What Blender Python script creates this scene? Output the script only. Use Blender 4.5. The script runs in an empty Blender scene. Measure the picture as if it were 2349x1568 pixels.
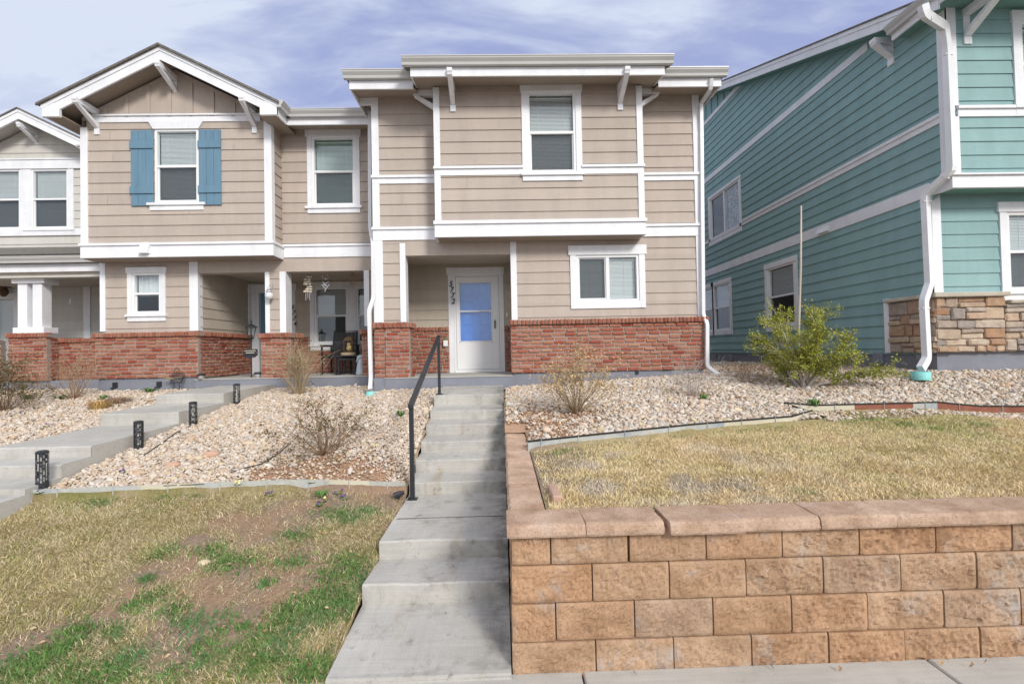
import bpy, bmesh, math, random
import numpy as np
from mathutils import Vector, Matrix, noise
random.seed(7); rng=np.random.default_rng(7)
scene=bpy.context.scene; col=scene.collection
R=math.radians
# ------------------------------------------------------------------ camera
EYE=Vector((0,0,1.83)); FPX=1080.0; PW,PH=2349.0,1568.0
yaw,pit,rol=R(1.3),R(1.02),R(-1.16)
Fw=Vector((math.sin(yaw)*math.cos(pit),math.cos(yaw)*math.cos(pit),math.sin(pit)))
rt=Vector((math.cos(yaw),-math.sin(yaw),0)); up=rt.cross(Fw)
Rt=rt*math.cos(rol)+up*math.sin(rol); Up=-rt*math.sin(rol)+up*math.cos(rol)
cam=bpy.data.cameras.new('camera'); cam.lens=FPX/PW*36; cam.sensor_width=36; cam.clip_end=3000; cam.clip_start=.05
co=bpy.data.objects.new('camera',cam); col.objects.link(co); scene.camera=co
M=Matrix((Rt,Up,-Fw)).transposed().to_4x4(); M.translation=EYE; co.matrix_world=M
def W(px,py,X=None,Y=None,Z=None):
    """where a measured line of sight meets a known plane of the site survey"""
    d=Fw*FPX+Rt*(px-PW/2)-Up*(py-PH/2)
    t=(X-EYE.x)/d.x if X is not None else (Y-EYE.y)/d.y if Y is not None else (Z-EYE.z)/d.z
    return EYE+d*t
# ------------------------------------------------------------------ materials
def lin(c): return tuple((x/255/12.92 if x/255<=.04045 else ((x/255+.055)/1.055)**2.4) for x in c)
MATS={}
def newmat(name):
    m=bpy.data.materials.new(name); m.use_nodes=True; nt=m.node_tree
    return m,nt,nt.nodes['Principled BSDF'],nt.nodes['Material Output']
def mat(name,cols,scale=3,rough=.7,bump=0,bscale=60,stretch=(1,1,1),island=False,attr=False,spec=.3,metal=0,detail=6,fine=0,finescale=120,bdist=.004,ramp=(.3,.7),isl=0,dirt=0):
    """procedural: colour ramp over noise / random per piece / stored albedo, plus bump"""
    if name in MATS: return MATS[name]
    m,nt,b,out=newmat(name); N=nt.nodes.new; L=nt.links.new
    b.inputs['Roughness'].default_value=rough; b.inputs['Specular IOR Level'].default_value=spec; b.inputs['Metallic'].default_value=metal
    tc=N('ShaderNodeTexCoord'); mp=N('ShaderNodeMapping'); mp.inputs['Scale'].default_value=stretch; L(tc.outputs['Object'],mp.inputs['Vector'])
    if attr:
        a=N('ShaderNodeAttribute'); a.attribute_name='albedo'; src=a.outputs['Color']
    else:
        if island: g=N('ShaderNodeNewGeometry'); f=g.outputs['Random Per Island']
        else:
            n=N('ShaderNodeTexNoise'); n.inputs['Scale'].default_value=scale; n.inputs['Detail'].default_value=detail; n.inputs['Roughness'].default_value=.6; L(mp.outputs[0],n.inputs['Vector']); f=n.outputs['Fac']
        r=N('ShaderNodeValToRGB'); L(f,r.inputs[0]); e=r.color_ramp.elements
        lo,hi=(0,1) if island else ramp
        while len(e)<len(cols): e.new(.5)
        for i,c in enumerate(cols):
            e[i].position=lo+(hi-lo)*(i/(len(cols)-1) if len(cols)>1 else 0); e[i].color=(*c,1)
        if len(cols)==1: e[1].color=(*cols[0],1); e[0].color=(*cols[0],1)
        src=r.outputs[0]
    if fine:
        n2=N('ShaderNodeTexNoise'); n2.inputs['Scale'].default_value=finescale; n2.inputs['Detail'].default_value=5; n2.inputs['Roughness'].default_value=.7; L(mp.outputs[0],n2.inputs['Vector'])
        mr=N('ShaderNodeMapRange'); mr.inputs[1].default_value=.3; mr.inputs[2].default_value=.7; mr.inputs[3].default_value=1-fine; mr.inputs[4].default_value=1+fine*.6; L(n2.outputs['Fac'],mr.inputs[0])
        mx=N('ShaderNodeVectorMath'); mx.operation='SCALE'; L(src,mx.inputs[0]); L(mr.outputs[0],mx.inputs['Scale']); src=mx.outputs[0]
    if isl:
        gg=N('ShaderNodeNewGeometry'); mr=N('ShaderNodeMapRange'); mr.inputs[3].default_value=1-isl; mr.inputs[4].default_value=1+isl; L(gg.outputs['Random Per Island'],mr.inputs[0])
        mx=N('ShaderNodeVectorMath'); mx.operation='SCALE'; L(src,mx.inputs[0]); L(mr.outputs[0],mx.inputs['Scale']); src=mx.outputs[0]
    if dirt:
        m2=N('ShaderNodeMapping'); m2.inputs['Scale'].default_value=(2.2,2.2,.5); L(tc.outputs['Object'],m2.inputs['Vector']); n3=N('ShaderNodeTexNoise'); n3.inputs['Scale'].default_value=1.6; n3.inputs['Detail'].default_value=7; n3.inputs['Roughness'].default_value=.68; L(m2.outputs[0],n3.inputs['Vector'])
        mr=N('ShaderNodeMapRange'); mr.inputs[1].default_value=.35; mr.inputs[2].default_value=.68; mr.inputs[3].default_value=1+dirt*.3; mr.inputs[4].default_value=1-dirt; L(n3.outputs['Fac'],mr.inputs[0])
        mx=N('ShaderNodeVectorMath'); mx.operation='SCALE'; L(src,mx.inputs[0]); L(mr.outputs[0],mx.inputs['Scale']); src=mx.outputs[0]
    L(src,b.inputs['Base Color'])
    if bump:
        nb=N('ShaderNodeTexNoise'); nb.inputs['Scale'].default_value=bscale; nb.inputs['Detail'].default_value=6; nb.inputs['Roughness'].default_value=.65; L(mp.outputs[0],nb.inputs['Vector'])
        bp=N('ShaderNodeBump'); bp.inputs['Strength'].default_value=bump; bp.inputs['Distance'].default_value=bdist; L(nb.outputs['Fac'],bp.inputs['Height']); L(bp.outputs[0],b.inputs['Normal'])
    MATS[name]=m; return m
def glassmat(nm='window_glass',tr=(.965,.985,.98)):
    m,nt,b,out=newmat(nm); N=nt.nodes.new; L=nt.links.new
    t=N('ShaderNodeBsdfTransparent'); t.inputs[0].default_value=(*tr,1); g=N('ShaderNodeBsdfGlossy'); g.inputs['Roughness'].default_value=.015; g.inputs[0].default_value=(.93,.96,1,1)
    tc=N('ShaderNodeTexCoord'); n=N('ShaderNodeTexNoise'); n.inputs['Scale'].default_value=2.2; L(tc.outputs['Object'],n.inputs['Vector'])
    bp=N('ShaderNodeBump'); bp.inputs['Strength'].default_value=.04; bp.inputs['Distance'].default_value=.05; L(n.outputs['Fac'],bp.inputs['Height']); L(bp.outputs[0],g.inputs['Normal'])
    lw=N('ShaderNodeLayerWeight'); pw=N('ShaderNodeMath'); pw.operation='POWER'; L(lw.outputs['Facing'],pw.inputs[0]); pw.inputs[1].default_value=5.0; f=N('ShaderNodeMath'); f.operation='MULTIPLY_ADD'; L(pw.outputs[0],f.inputs[0]); f.inputs[1].default_value=.93; f.inputs[2].default_value=.06
    x=N('ShaderNodeMixShader'); L(f.outputs[0],x.inputs[0]); L(t.outputs[0],x.inputs[1]); L(g.outputs[0],x.inputs[2]); L(x.outputs[0],out.inputs[0]); nt.nodes.remove(b)
    return m
GLASS=glassmat(); SCREEN=glassmat('screened_glass',(.63,.65,.65))
def sidingmat(n,c,c2): return mat(n,[c2,c],isl=.05,dirt=.10,scale=1.1,rough=.75,bump=.25,bscale=26,stretch=(.25,.25,3),fine=.06,finescale=30)
TAN=sidingmat('tan_paint',(.475,.408,.355),(.44,.375,.325))
TANLT=sidingmat('pale_tan_paint',(.50,.445,.37),(.47,.415,.345))
GREY=sidingmat('greige_paint',(.58,.565,.525),(.55,.53,.49))
TEAL=sidingmat('teal_paint',(.275,.43,.43),(.25,.40,.40))
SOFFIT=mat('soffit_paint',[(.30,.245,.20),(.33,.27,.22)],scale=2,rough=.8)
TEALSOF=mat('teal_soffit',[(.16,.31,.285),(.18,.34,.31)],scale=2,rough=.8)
WHITE=mat('white_trim_paint',[(.755,.765,.795),(.82,.83,.86)],dirt=.10,isl=.02,scale=2.5,rough=.6,bump=.2,bscale=40,stretch=(.6,.6,1.5),fine=.05,finescale=25)
GUTTER=mat('white_gutter_metal',[(.46,.46,.45),(.53,.53,.52)],scale=1.2,rough=.35,spec=.5)
DSPOUT=mat('downspout_metal',[(.70,.71,.73),(.78,.79,.81)],scale=3,rough=.35,spec=.5)
VINYL=mat('white_vinyl',[(.78,.79,.80)],rough=.4)
BLIND=mat('blind_slat',[(.60,.62,.63)],rough=.5)
BLINDG=mat('pale_green_blind',[(.52,.63,.59)],rough=.5)
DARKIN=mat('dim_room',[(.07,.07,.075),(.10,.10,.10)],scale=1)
CURT=mat('white_curtain',[(.7,.72,.74)],rough=.9)
LACE=mat('patterned_curtain',[(.06,.065,.08),(.33,.35,.38)],scale=9,rough=.9,ramp=(.42,.58))
BRICK=mat('tumbled_brick',[(0.277,0.073,0.043),(0.367,0.169,0.111),(0.326,0.093,0.054),(0.384,0.194,0.135),(0.359,0.160,0.106),(0.269,0.059,0.035),(0.392,0.219,0.154),(0.335,0.121,0.078),(0.375,0.184,0.126),(0.351,0.146,0.095),(0.302,0.068,0.041),(0.367,0.175,0.116)],island=True,rough=.9,bump=.6,bscale=45,fine=.22,finescale=18)
BRICKCAP=mat('rowlock_brick',[(0.269,0.082,0.050),(0.359,0.165,0.111),(0.294,0.097,0.058),(0.375,0.194,0.135)],island=True,rough=.9,bump=.6,bscale=45,fine=.2,finescale=18)
MORTAR=mat('grey_mortar',[(.29,.235,.205),(.36,.30,.265)],scale=8,rough=.95,bump=.5,bscale=80)
STONE=mat('ledge_stone',[(0.450,0.344,0.244),(0.378,0.215,0.126),(0.540,0.430,0.328),(0.306,0.267,0.244),(0.504,0.387,0.277),(0.414,0.267,0.168),(0.360,0.310,0.277),(0.558,0.456,0.353),(0.468,0.327,0.218)],island=True,rough=.9,bump=.9,bscale=14,bdist=.02,fine=.25,finescale=9)
STONECAP=mat('stone_sill',[(.42,.37,.30),(.52,.47,.40)],scale=5,rough=.9,bump=.7,bscale=25,bdist=.01)
FOUND=mat('grey_foundation_paint',[(.205,.215,.255),(.24,.25,.29)],scale=1.5,rough=.85,bump=.4,bscale=12,fine=.1,finescale=5)
SHINGLE=mat('asphalt_shingle',[(.11,.10,.09),(.2,.185,.165)],scale=14,rough=.95,bump=.6,bscale=60)
SHUTTER=mat('blue_shutter_paint',[(.115,.21,.295),(.145,.255,.345)],scale=3,rough=.65,bump=.3,bscale=20,stretch=(3,3,.4))
BLUEDOOR=mat('bright_blue_door_paint',[(.035,.21,.74),(.045,.235,.80)],scale=1,rough=.45)
PALEBLUE=mat('dull_blue_door_paint',[(.13,.27,.38)],rough=.5)
BLACK=mat('black_powder_coat',[(.018,.02,.026),(.03,.033,.04)],scale=6,rough=.38,spec=.5)
BLACKR=mat('black_wicker',[(.015,.015,.017),(.03,.03,.03)],scale=60,rough=.6)
METALG=mat('weathered_galvanised_steel',[(.27,.32,.37),(.46,.46,.42),(.40,.43,.45)],scale=2.2,rough=.5,spec=.5,fine=.15,finescale=12)
RUST=mat('rusty_steel',[(.20,.07,.04),(.30,.12,.08)],scale=6,rough=.8)
PALEST=mat('cream_painted_steel',[(.5,.46,.34),(.6,.56,.45)],scale=3,rough=.6)
TEALPL=mat('aqua_plastic',[(.22,.58,.55),(.27,.64,.61)],scale=4,rough=.5)
SILVER=mat('silver_metal',[(.55,.55,.55)],rough=.3,metal=.7)
WOODP=mat('weathered_pole_wood',[(.40,.35,.29),(.52,.47,.40)],scale=10,rough=.85,stretch=(3,3,.3),bump=.3)
TERRA=mat('sandstone_block',[(.45,.29,.22),(.51,.34,.26)],scale=5,rough=.9,bump=.5,bscale=60)
SHELL=mat('cream_shell',[(.62,.52,.38),(.75,.70,.6)],scale=20,rough=.5)
def concretemat(name,stain):
    m,nt,b,out=newmat(name); N=nt.nodes.new; L=nt.links.new
    tc=N('ShaderNodeTexCoord')
    def noi(s,d=5,st=(1,1,1),ro=.6):
        mp=N('ShaderNodeMapping'); mp.inputs['Scale'].default_value=st; L(tc.outputs['Object'],mp.inputs[0])
        n=N('ShaderNodeTexNoise'); n.inputs['Scale'].default_value=s; n.inputs['Detail'].default_value=d; n.inputs['Roughness'].default_value=ro; L(mp.outputs[0],n.inputs['Vector']); return n.outputs['Fac']
    def ramp(f,p0,c0,p1,c1):
        r=N('ShaderNodeValToRGB'); L(f,r.inputs[0]); e=r.color_ramp.elements; e[0].position=p0; e[0].color=(*c0,1); e[1].position=p1; e[1].color=(*c1,1); return r.outputs[0]
    def mul(a,c,f=1):
        x=N('ShaderNodeMix'); x.data_type='RGBA'; x.blend_type='MULTIPLY'; x.inputs[0].default_value=f; L(a,x.inputs[6]); L(c,x.inputs[7]); return x.outputs[2]
    c=ramp(noi(1.6,6),.3,(.42,.405,.37),.7,(.53,.51,.475))
    c=mul(c,ramp(noi(3.5,8,(1,1,1),.7),.30,(.55,.53,.50),.46,(1,1,1)),.8*stain)          # dark blotches
    c=mul(c,ramp(noi(2.6,4,(1.6,.4,.5)),.60,(1,1,1),.74,(.82,.72,.58)),.8*stain)           # tan water stains
    c=mul(c,ramp(noi(9,8,(1,1,1),.75),.58,(1,1,1),.74,(.36,.36,.37)),.9*stain)             # black specks of algae
    c=mul(c,ramp(noi(26,5,(.08,1.4,1.4)),.35,(.9,.9,.9),.65,(1.05,1.05,1.05)),.7)        # broom finish
    c=mul(c,ramp(noi(140,3),.3,(.86,.86,.86),.7,(1.08,1.08,1.08)),.8)
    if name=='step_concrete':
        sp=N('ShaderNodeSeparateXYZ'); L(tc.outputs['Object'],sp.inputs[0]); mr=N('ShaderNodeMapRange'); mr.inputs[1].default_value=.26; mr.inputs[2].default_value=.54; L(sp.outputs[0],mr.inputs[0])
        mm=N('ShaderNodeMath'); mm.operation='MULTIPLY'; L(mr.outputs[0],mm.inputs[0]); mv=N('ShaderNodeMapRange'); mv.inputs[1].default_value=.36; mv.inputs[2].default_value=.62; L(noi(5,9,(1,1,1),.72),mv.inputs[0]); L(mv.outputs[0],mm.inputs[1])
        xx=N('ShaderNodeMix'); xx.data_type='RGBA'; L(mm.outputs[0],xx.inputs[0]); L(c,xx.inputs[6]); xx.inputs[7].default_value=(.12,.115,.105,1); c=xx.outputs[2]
    L(c,b.inputs['Base Color']); b.inputs['Roughness'].default_value=.9; b.inputs['Specular IOR Level'].default_value=.2
    bp=N('ShaderNodeBump'); bp.inputs['Strength'].default_value=.35; bp.inputs['Distance'].default_value=.004; L(noi(70,6),bp.inputs['Height']); L(bp.outputs[0],b.inputs['Normal'])
    return m
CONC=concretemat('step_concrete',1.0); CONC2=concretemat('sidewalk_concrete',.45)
def blockmat(name,c,amt):
    m,nt,b,out=newmat(name); N=nt.nodes.new; L=nt.links.new
    tc=N('ShaderNodeTexCoord'); g=N('ShaderNodeNewGeometry')
    def noi(s,d=5,ro=.6):
        n=N('ShaderNodeTexNoise'); n.inputs['Scale'].default_value=s; n.inputs['Detail'].default_value=d; n.inputs['Roughness'].default_value=ro; L(tc.outputs['Object'],n.inputs['Vector']); return n.outputs['Fac']
    def ramp(f,st):
        r=N('ShaderNodeValToRGB'); L(f,r.inputs[0]); e=r.color_ramp.elements
        while len(e)<len(st): e.new(.5)
        for i,(p,cc) in enumerate(st): e[i].position=p; e[i].color=(*cc,1)
        return r.outputs[0]
    def mix(a,c2,f,bl='MIX'):
        x=N('ShaderNodeMix'); x.data_type='RGBA'; x.blend_type=bl
        if isinstance(f,float): x.inputs[0].default_value=f
        else: L(f,x.inputs[0])
        L(a,x.inputs[6]); 
        if isinstance(c2,tuple): x.inputs[7].default_value=(*c2,1)
        else: L(c2,x.inputs[7])
        return x.outputs[2]
    base=ramp(g.outputs['Random Per Island'],[(0,c[0]),(.35,c[1]),(.7,c[2]),(1,c[3])])
    base=mix(base,ramp(noi(5,6),[(.32,(.66,.58,.50)),(.66,(1.15,1.15,1.15))]),.8,'MULTIPLY')
    base=mix(base,ramp(noi(75,8,.85),[(.33,(.34,.28,.22)),(.46,(1,1,1)),(.72,(1.35,1.35,1.35))]),.85,'MULTIPLY')
    f=ramp(noi(3.4,8,.72),[(.56,(0,0,0)),(.72,(amt,amt,amt))])
    base=mix(base,(.52,.49,.46),f)                                                           # lime bloom
    L(base,b.inputs['Base Color']); b.inputs['Roughness'].default_value=.95; b.inputs['Specular IOR Level'].default_value=.15
    bp=N('ShaderNodeBump'); bp.inputs['Strength'].default_value=1.0; bp.inputs['Distance'].default_value=.012; L(noi(70,8,.8),bp.inputs['Height']); L(bp.outputs[0],b.inputs['Normal'])
    return m
BLOCK=blockmat('split_face_block',[(.50,.30,.175),(.51,.335,.215),(.50,.34,.225),(.475,.34,.24)],.8)
CAPM=blockmat('wall_cap_concrete',[(.56,.385,.275),(.59,.415,.305),(.58,.42,.315),(.57,.415,.32)],.25)
ALB=mat('pebble_surface',[(1,1,1)],attr=True,rough=.85,fine=.2,finescale=50)
GRASSM=mat('grass_blade',[(1,1,1)],attr=True,rough=.85,spec=.15)
SOILM=mat('soil_surface',[(1,1,1)],attr=True,rough=.95,fine=.35,finescale=45,bump=.8,bscale=40,bdist=.012)
ASPH=mat('asphalt',[(.045,.045,.047),(.06,.06,.06)],scale=30,rough=.9)
EARTH=mat('earth',[(.19,.14,.10),(.26,.2,.15)],scale=2,rough=.95,bump=.5,bscale=20)
# ------------------------------------------------------------------ mesh collecting
def FRONT(Y): return lambda u,w,v:(u,Y-w,v)         # wall facing the street: u right, w out, v up
def FACEL(X): return lambda u,w,v:(X-w,-u,v)        # wall facing -X
def FACER(X): return lambda u,w,v:(X+w,u,v)         # wall facing +X
ID=lambda a,b,c:(a,b,c)
class MB:
    def __init__(s,T=ID): s.v=[]; s.f=[]; s.T=T
    def add(s,vs,fs):
        n=len(s.v); s.v+=[s.T(*p) for p in vs]; s.f+=[tuple(i+n for i in f) for f in fs]; return s
    def box(s,u0,u1,w0,w1,v0,v1):
        return s.add([(u,w,v) for u in (u0,u1) for w in (w0,w1) for v in (v0,v1)],[(0,1,3,2),(4,6,7,5),(0,4,5,1),(2,3,7,6),(0,2,6,4),(1,5,7,3)])
    def cbox(s,u0,u1,w0,w1,v0,v1,b,jit=0):
        """chamfered box, 24 corners"""
        lo=(u0,w0,v0); hi=(u1,w1,v1); vs=[]; idx={}
        for sx in (0,1):
            for sy in (0,1):
                for sz in (0,1):
                    c=[(lo,hi)[k][i] for i,k in enumerate((sx,sy,sz))]; sg=[1 if k==0 else -1 for k in (sx,sy,sz)]
                    for a in range(3):   # corner moved inward on the two axes other than a
                        p=[c[i]+(0 if i==a else sg[i]*b) for i in range(3)]
                        if jit: p=[q+random.uniform(-jit,jit) for q in p]
                        idx[sx,sy,sz,a]=len(vs); vs.append(tuple(p))
        fs=[]; q=[(0,0),(1,0),(1,1),(0,1)]
        for a in range(3):
            o=[i for i in range(3) if i!=a]
            for k in (0,1):
                f=[]
                for p in q:
                    t=[0,0,0]; t[a]=k; t[o[0]],t[o[1]]=p; f.append(idx[(*t,a)])
                fs.append(tuple(f))
            for p in q:   # edges along axis a
                f=[]
                for k in (0,1):
                    t=[0,0,0]; t[a]=k; t[o[0]],t[o[1]]=p
                    f+= [idx[(*t,o[0])],idx[(*t,o[1])]] if k==0 else [idx[(*t,o[1])],idx[(*t,o[0])]]
                fs.append(tuple(f))
        for t in [(x,y,z) for x in (0,1) for y in (0,1) for z in (0,1)]: fs.append(tuple(idx[(*t,a)] for a in range(3)))
        return s.add(vs,fs)
    def ext(s,poly,d):
        n=len(poly); vs=list(poly)+[tuple(p[i]+d[i] for i in range(3)) for p in poly]
        return s.add(vs,[tuple(range(n)),tuple(range(2*n-1,n-1,-1))]+[(i,(i+1)%n,n+(i+1)%n,n+i) for i in range(n)])
    def tube(s,path,rad,n=6,cap=True,flat=1.0,ref=None):
        P=[Vector(p) for p in path]; k=len(P); rs=rad if isinstance(rad,(list,tuple)) else [rad]*k
        vs=[]; a=None
        for i,p in enumerate(P):
            t=(P[min(i+1,k-1)]-P[max(i-1,0)]).normalized()
            if a is None:
                a=Vector(ref) if ref else (Vector((0,0,1)) if abs(t.z)<.9 else Vector((1,0,0)))
            b=t.cross(a).normalized(); a=b.cross(t).normalized()
            for j in range(n):
                an=2*math.pi*(j+.5)/n; vs.append(tuple(p+(b*math.cos(an)+a*math.sin(an)*flat)*rs[i]))
        fs=[(i*n+j,i*n+(j+1)%n,(i+1)*n+(j+1)%n,(i+1)*n+j) for i in range(k-1) for j in range(n)]
        if cap: fs+=[tuple(range(n-1,-1,-1)),tuple(range((k-1)*n,k*n))]
        return s.add(vs,fs)
    def lathe(s,c,prof,n=16,cap=True):
        vs=[(c[0]+r*math.cos(2*math.pi*j/n),c[1]+r*math.sin(2*math.pi*j/n),c[2]+z) for r,z in prof for j in range(n)]; k=len(prof)
        fs=[(i*n+j,i*n+(j+1)%n,(i+1)*n+(j+1)%n,(i+1)*n+j) for i in range(k-1) for j in range(n)]
        if cap: fs+=[tuple(range(n-1,-1,-1)),tuple(range((k-1)*n,k*n))]
        return s.add(vs,fs)
    def ell(s,c,r,n=8,m=6,jit=0):
        prof=[(math.sin(math.pi*i/m),-math.cos(math.pi*i/m)) for i in range(1,m)]
        vs=[(c[0]+a*r[0]*math.cos(2*math.pi*j/n)*(1+random.uniform(-jit,jit)),c[1]+a*r[1]*math.sin(2*math.pi*j/n)*(1+random.uniform(-jit,jit)),c[2]+b*r[2]) for a,b in prof for j in range(n)]
        k=len(prof); vs+=[(c[0],c[1],c[2]-r[2]),(c[0],c[1],c[2]+r[2])]
        fs=[(i*n+j,i*n+(j+1)%n,(i+1)*n+(j+1)%n,(i+1)*n+j) for i in range(k-1) for j in range(n)]
        fs+=[(k*n,(j+1)%n,j) for j in range(n)]+[(k*n+1,(k-1)*n+j,(k-1)*n+(j+1)%n) for j in range(n)]
        return s.add(vs,fs)
ORG={}
def org(o):
    while o.parent: o=o.parent
    return ORG.get(o.name,Vector())
def part(name,mb,m,parent=None,smooth=False,bevel=0,label=None,loc=None):
    """link collected shapes as ONE mesh object"""
    o0=org(parent) if parent else (Vector(loc) if loc is not None else Vector())
    me=bpy.data.meshes.new(name); me.from_pydata([(p[0]-o0.x,p[1]-o0.y,p[2]-o0.z) for p in mb.v],[],mb.f)
    bm=bmesh.new(); bm.from_mesh(me); bmesh.ops.recalc_face_normals(bm,faces=bm.faces); bm.to_mesh(me); bm.free()
    me.materials.append(m); o=bpy.data.objects.new(name,me); col.objects.link(o)
    if parent: o.parent=parent
    elif loc is not None: o.location=loc; ORG[o.name]=Vector(loc)
    if smooth:
        for p in me.polygons: p.use_smooth=True
    if bevel:
        b=o.modifiers.new('bevel','BEVEL'); b.width=bevel; b.segments=1; b.limit_method='ANGLE'
    if label: o['label']=label
    return o
def tag(o,label,cat,group=None,kind=None):
    if label: o['label']=label
    if cat: o['category']=cat
    if group: o['group']=group
    if kind: o['kind']=kind
    return o
def thing(name,label,cat,loc,group=None):
    o=bpy.data.objects.new(name,None); col.objects.link(o); o.location=loc; o.empty_display_size=.2; ORG[o.name]=Vector(loc)
    return tag(o,label,cat,group)
def struct(name,mb,m,smooth=False): o=part(name,mb,m,smooth=smooth); o['kind']='structure'; return o
def rawmesh(name,V,loops,starts,m,alb=None,smooth=False):
    me=bpy.data.meshes.new(name); me.vertices.add(len(V)); me.vertices.foreach_set('co',np.asarray(V,np.float32).ravel())
    me.loops.add(len(loops)); me.loops.foreach_set('vertex_index',np.asarray(loops,np.int32).ravel())
    me.polygons.add(len(starts)); me.polygons.foreach_set('loop_start',np.asarray(starts,np.int32))
    if alb is not None:
        a=me.attributes.new('albedo','FLOAT_COLOR','POINT'); c=np.ones((len(V),4),np.float32); c[:,:3]=alb; a.data.foreach_set('color',c.ravel())
    me.update(calc_edges=True); me.validate()
    if smooth: me.polygons.foreach_set('use_smooth',np.ones(len(starts),bool))
    me.materials.append(m); o=bpy.data.objects.new(name,me); col.objects.link(o); return o
# ------------------------------------------------------------------ terrain heights
SX0,SX1=-1.01,.02            # main stairway
LX0,LX1=-5.39,-4.35          # left stairway
def edgeL(x): return np.interp(x,[-4.4,-2.96,-2.04,-1.0],[4.46,4.75,4.90,4.97])
def edgeLz(x): return np.interp(x,[-4.4,-2.96,-2.04,-1.0],[.52,.47,.44,.36])
def edgeR(x): return np.interp(x,[.2,1.2,2.08,3.58,3.64,9],[4.58,4.82,5.03,5.2,5.82,5.82])
def edgeG(x): return np.interp(x,[.2,1.2,2.08,3.58,4.8,6.2,9],[4.58,4.82,5.03,5.2,5.42,5.40,5.45])   # where the turf ends
def h(x,y):
    x=np.asarray(x,float); y=np.asarray(y,float)
    # street side, below the left garden
    ye=edgeL(x); ze=edgeLz(x)
    lawn=np.clip((y-2.7)/(ye-2.7),0,1); lz=ze*(lawn+.06*np.sin(lawn*math.pi))
    yt=np.interp(x,[-4.35,-2.4,-2.0,-1],[9.1,8.9,8.1,8.0]); b=np.clip((y-ye)/(yt-ye),0,1)
    gz=ze+.07+(1.19-ze-.07)*(b+.10*np.sin(b*math.pi))
    left=np.where(y<ye,lz,gz)
    far=np.interp(y,[2.7,4.45,9.1,12],[0,.60,1.2,1.2])
    left=np.where(x<LX1,far,left)
    # behind the retaining wall
    er=edgeR(x); zr=np.interp(x,[.2,2.1,3.58,3.64,5.2,6.2,9],[.84,.90,.95,.985,.985,.90,.88]); zh=np.interp(x,[.2,3.6,5,9],[1.19,1.34,1.37,1.37])
    yh=np.interp(x,[.2,5,6.6,9],[8.25,7.6,7.0,7.0])
    up1=.83+(zr-.83)*np.clip((y-2.95)/(er-2.95),0,1)
    up2=zr+.05+(zh-zr-.05)*np.clip((y-er)/(yh-er),0,1); lim=.865+np.clip(x-.26,0,9)*.45+np.clip(y-5.45,0,9)*.6; up2=np.where(y<6.2,np.minimum(up2,lim),up2)
    right=np.where(y<er,up1,up2)
    return np.where(x>(SX0+SX1)/2,right,left)
def hz(x,y): return float(h(x,y))
def G(px,py):
    """point of the ground under a line of sight"""
    d=(Fw*FPX+Rt*(px-PW/2)-Up*(py-PH/2)).normalized(); t=1.5
    while t<40:
        p=EYE+d*t
        if p.z<=hz(p.x,p.y): break
        t+=.01
    return Vector((p.x,p.y,hz(p.x,p.y)))
# ------------------------------------------------------------------ builders
def lap(mb,u0,u1,v0,v1,rev=.2,holes=(),t=.015,urange=None,phase=0):
    """overlapping siding boards with openings left free"""
    ur=urange or (lambda v:(u0,u1)); c=v0-phase
    while c<v1-1e-4:
        cb,ct=max(c,v0),min(c+rev,v1)
        br=sorted({cb,ct}|{z for hl in holes for z in (hl[2],hl[3]) if cb<z<ct})
        for k in range(len(br)-1):
            a,b=br[k],br[k+1]; m=(a+b)/2; wa=t*(1-(a-c)/rev)+.002; wb=t*(1-(b-c)/rev)+.002
            (la,ra),(lb,rb)=ur(a),ur(b)
            if la>=ra: continue
            lb=min(lb,rb); iv=[((la,lb),(ra,rb))]
            for hl in holes:
                if hl[2]<m<hl[3]:
                    nv=[]
                    for L_,R_ in iv:
                        if hl[0]>=R_[0] or hl[1]<=L_[0]: nv.append((L_,R_)); continue
                        if hl[0]>L_[0]: nv.append((L_,(hl[0],hl[0])))
                        if hl[1]<R_[0]: nv.append(((hl[1],hl[1]),R_))
                    iv=nv
            iv2=[]
            for L_,R_ in iv:
                if urange is None and R_[0]-L_[0]>1.1 and random.random()<.30:   # butt joint between two boards
                    q=random.uniform(L_[0]+.3,R_[0]-.3); iv2+=[(L_,(q-.002,q-.002)),((q+.002,q+.002),R_)]; mb.add([(q-.006,.0,a),(q+.006,.0,a),(q+.006,.0,b),(q-.006,.0,b)],[(0,1,2,3)])
                else: iv2.append((L_,R_))
            for L_,R_ in iv2:
                mb.add([(L_[0],wa,a),(R_[0],wa,a),(R_[1],wb,b),(L_[1],wb,b)]+([(L_[1],wb,b+.014),(R_[1],wb,b+.014)] if b==ct and ct<v1-1e-4 else []),[(0,1,2,3)]+([(3,2,5,4)] if b==ct and ct<v1-1e-4 else []))
                if k==0: mb.add([(L_[0],-.012,a+.006),(R_[0],-.012,a+.006),(R_[0],wa,a),(L_[0],wa,a)],[(0,1,2,3)])
        c+=rev
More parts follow.
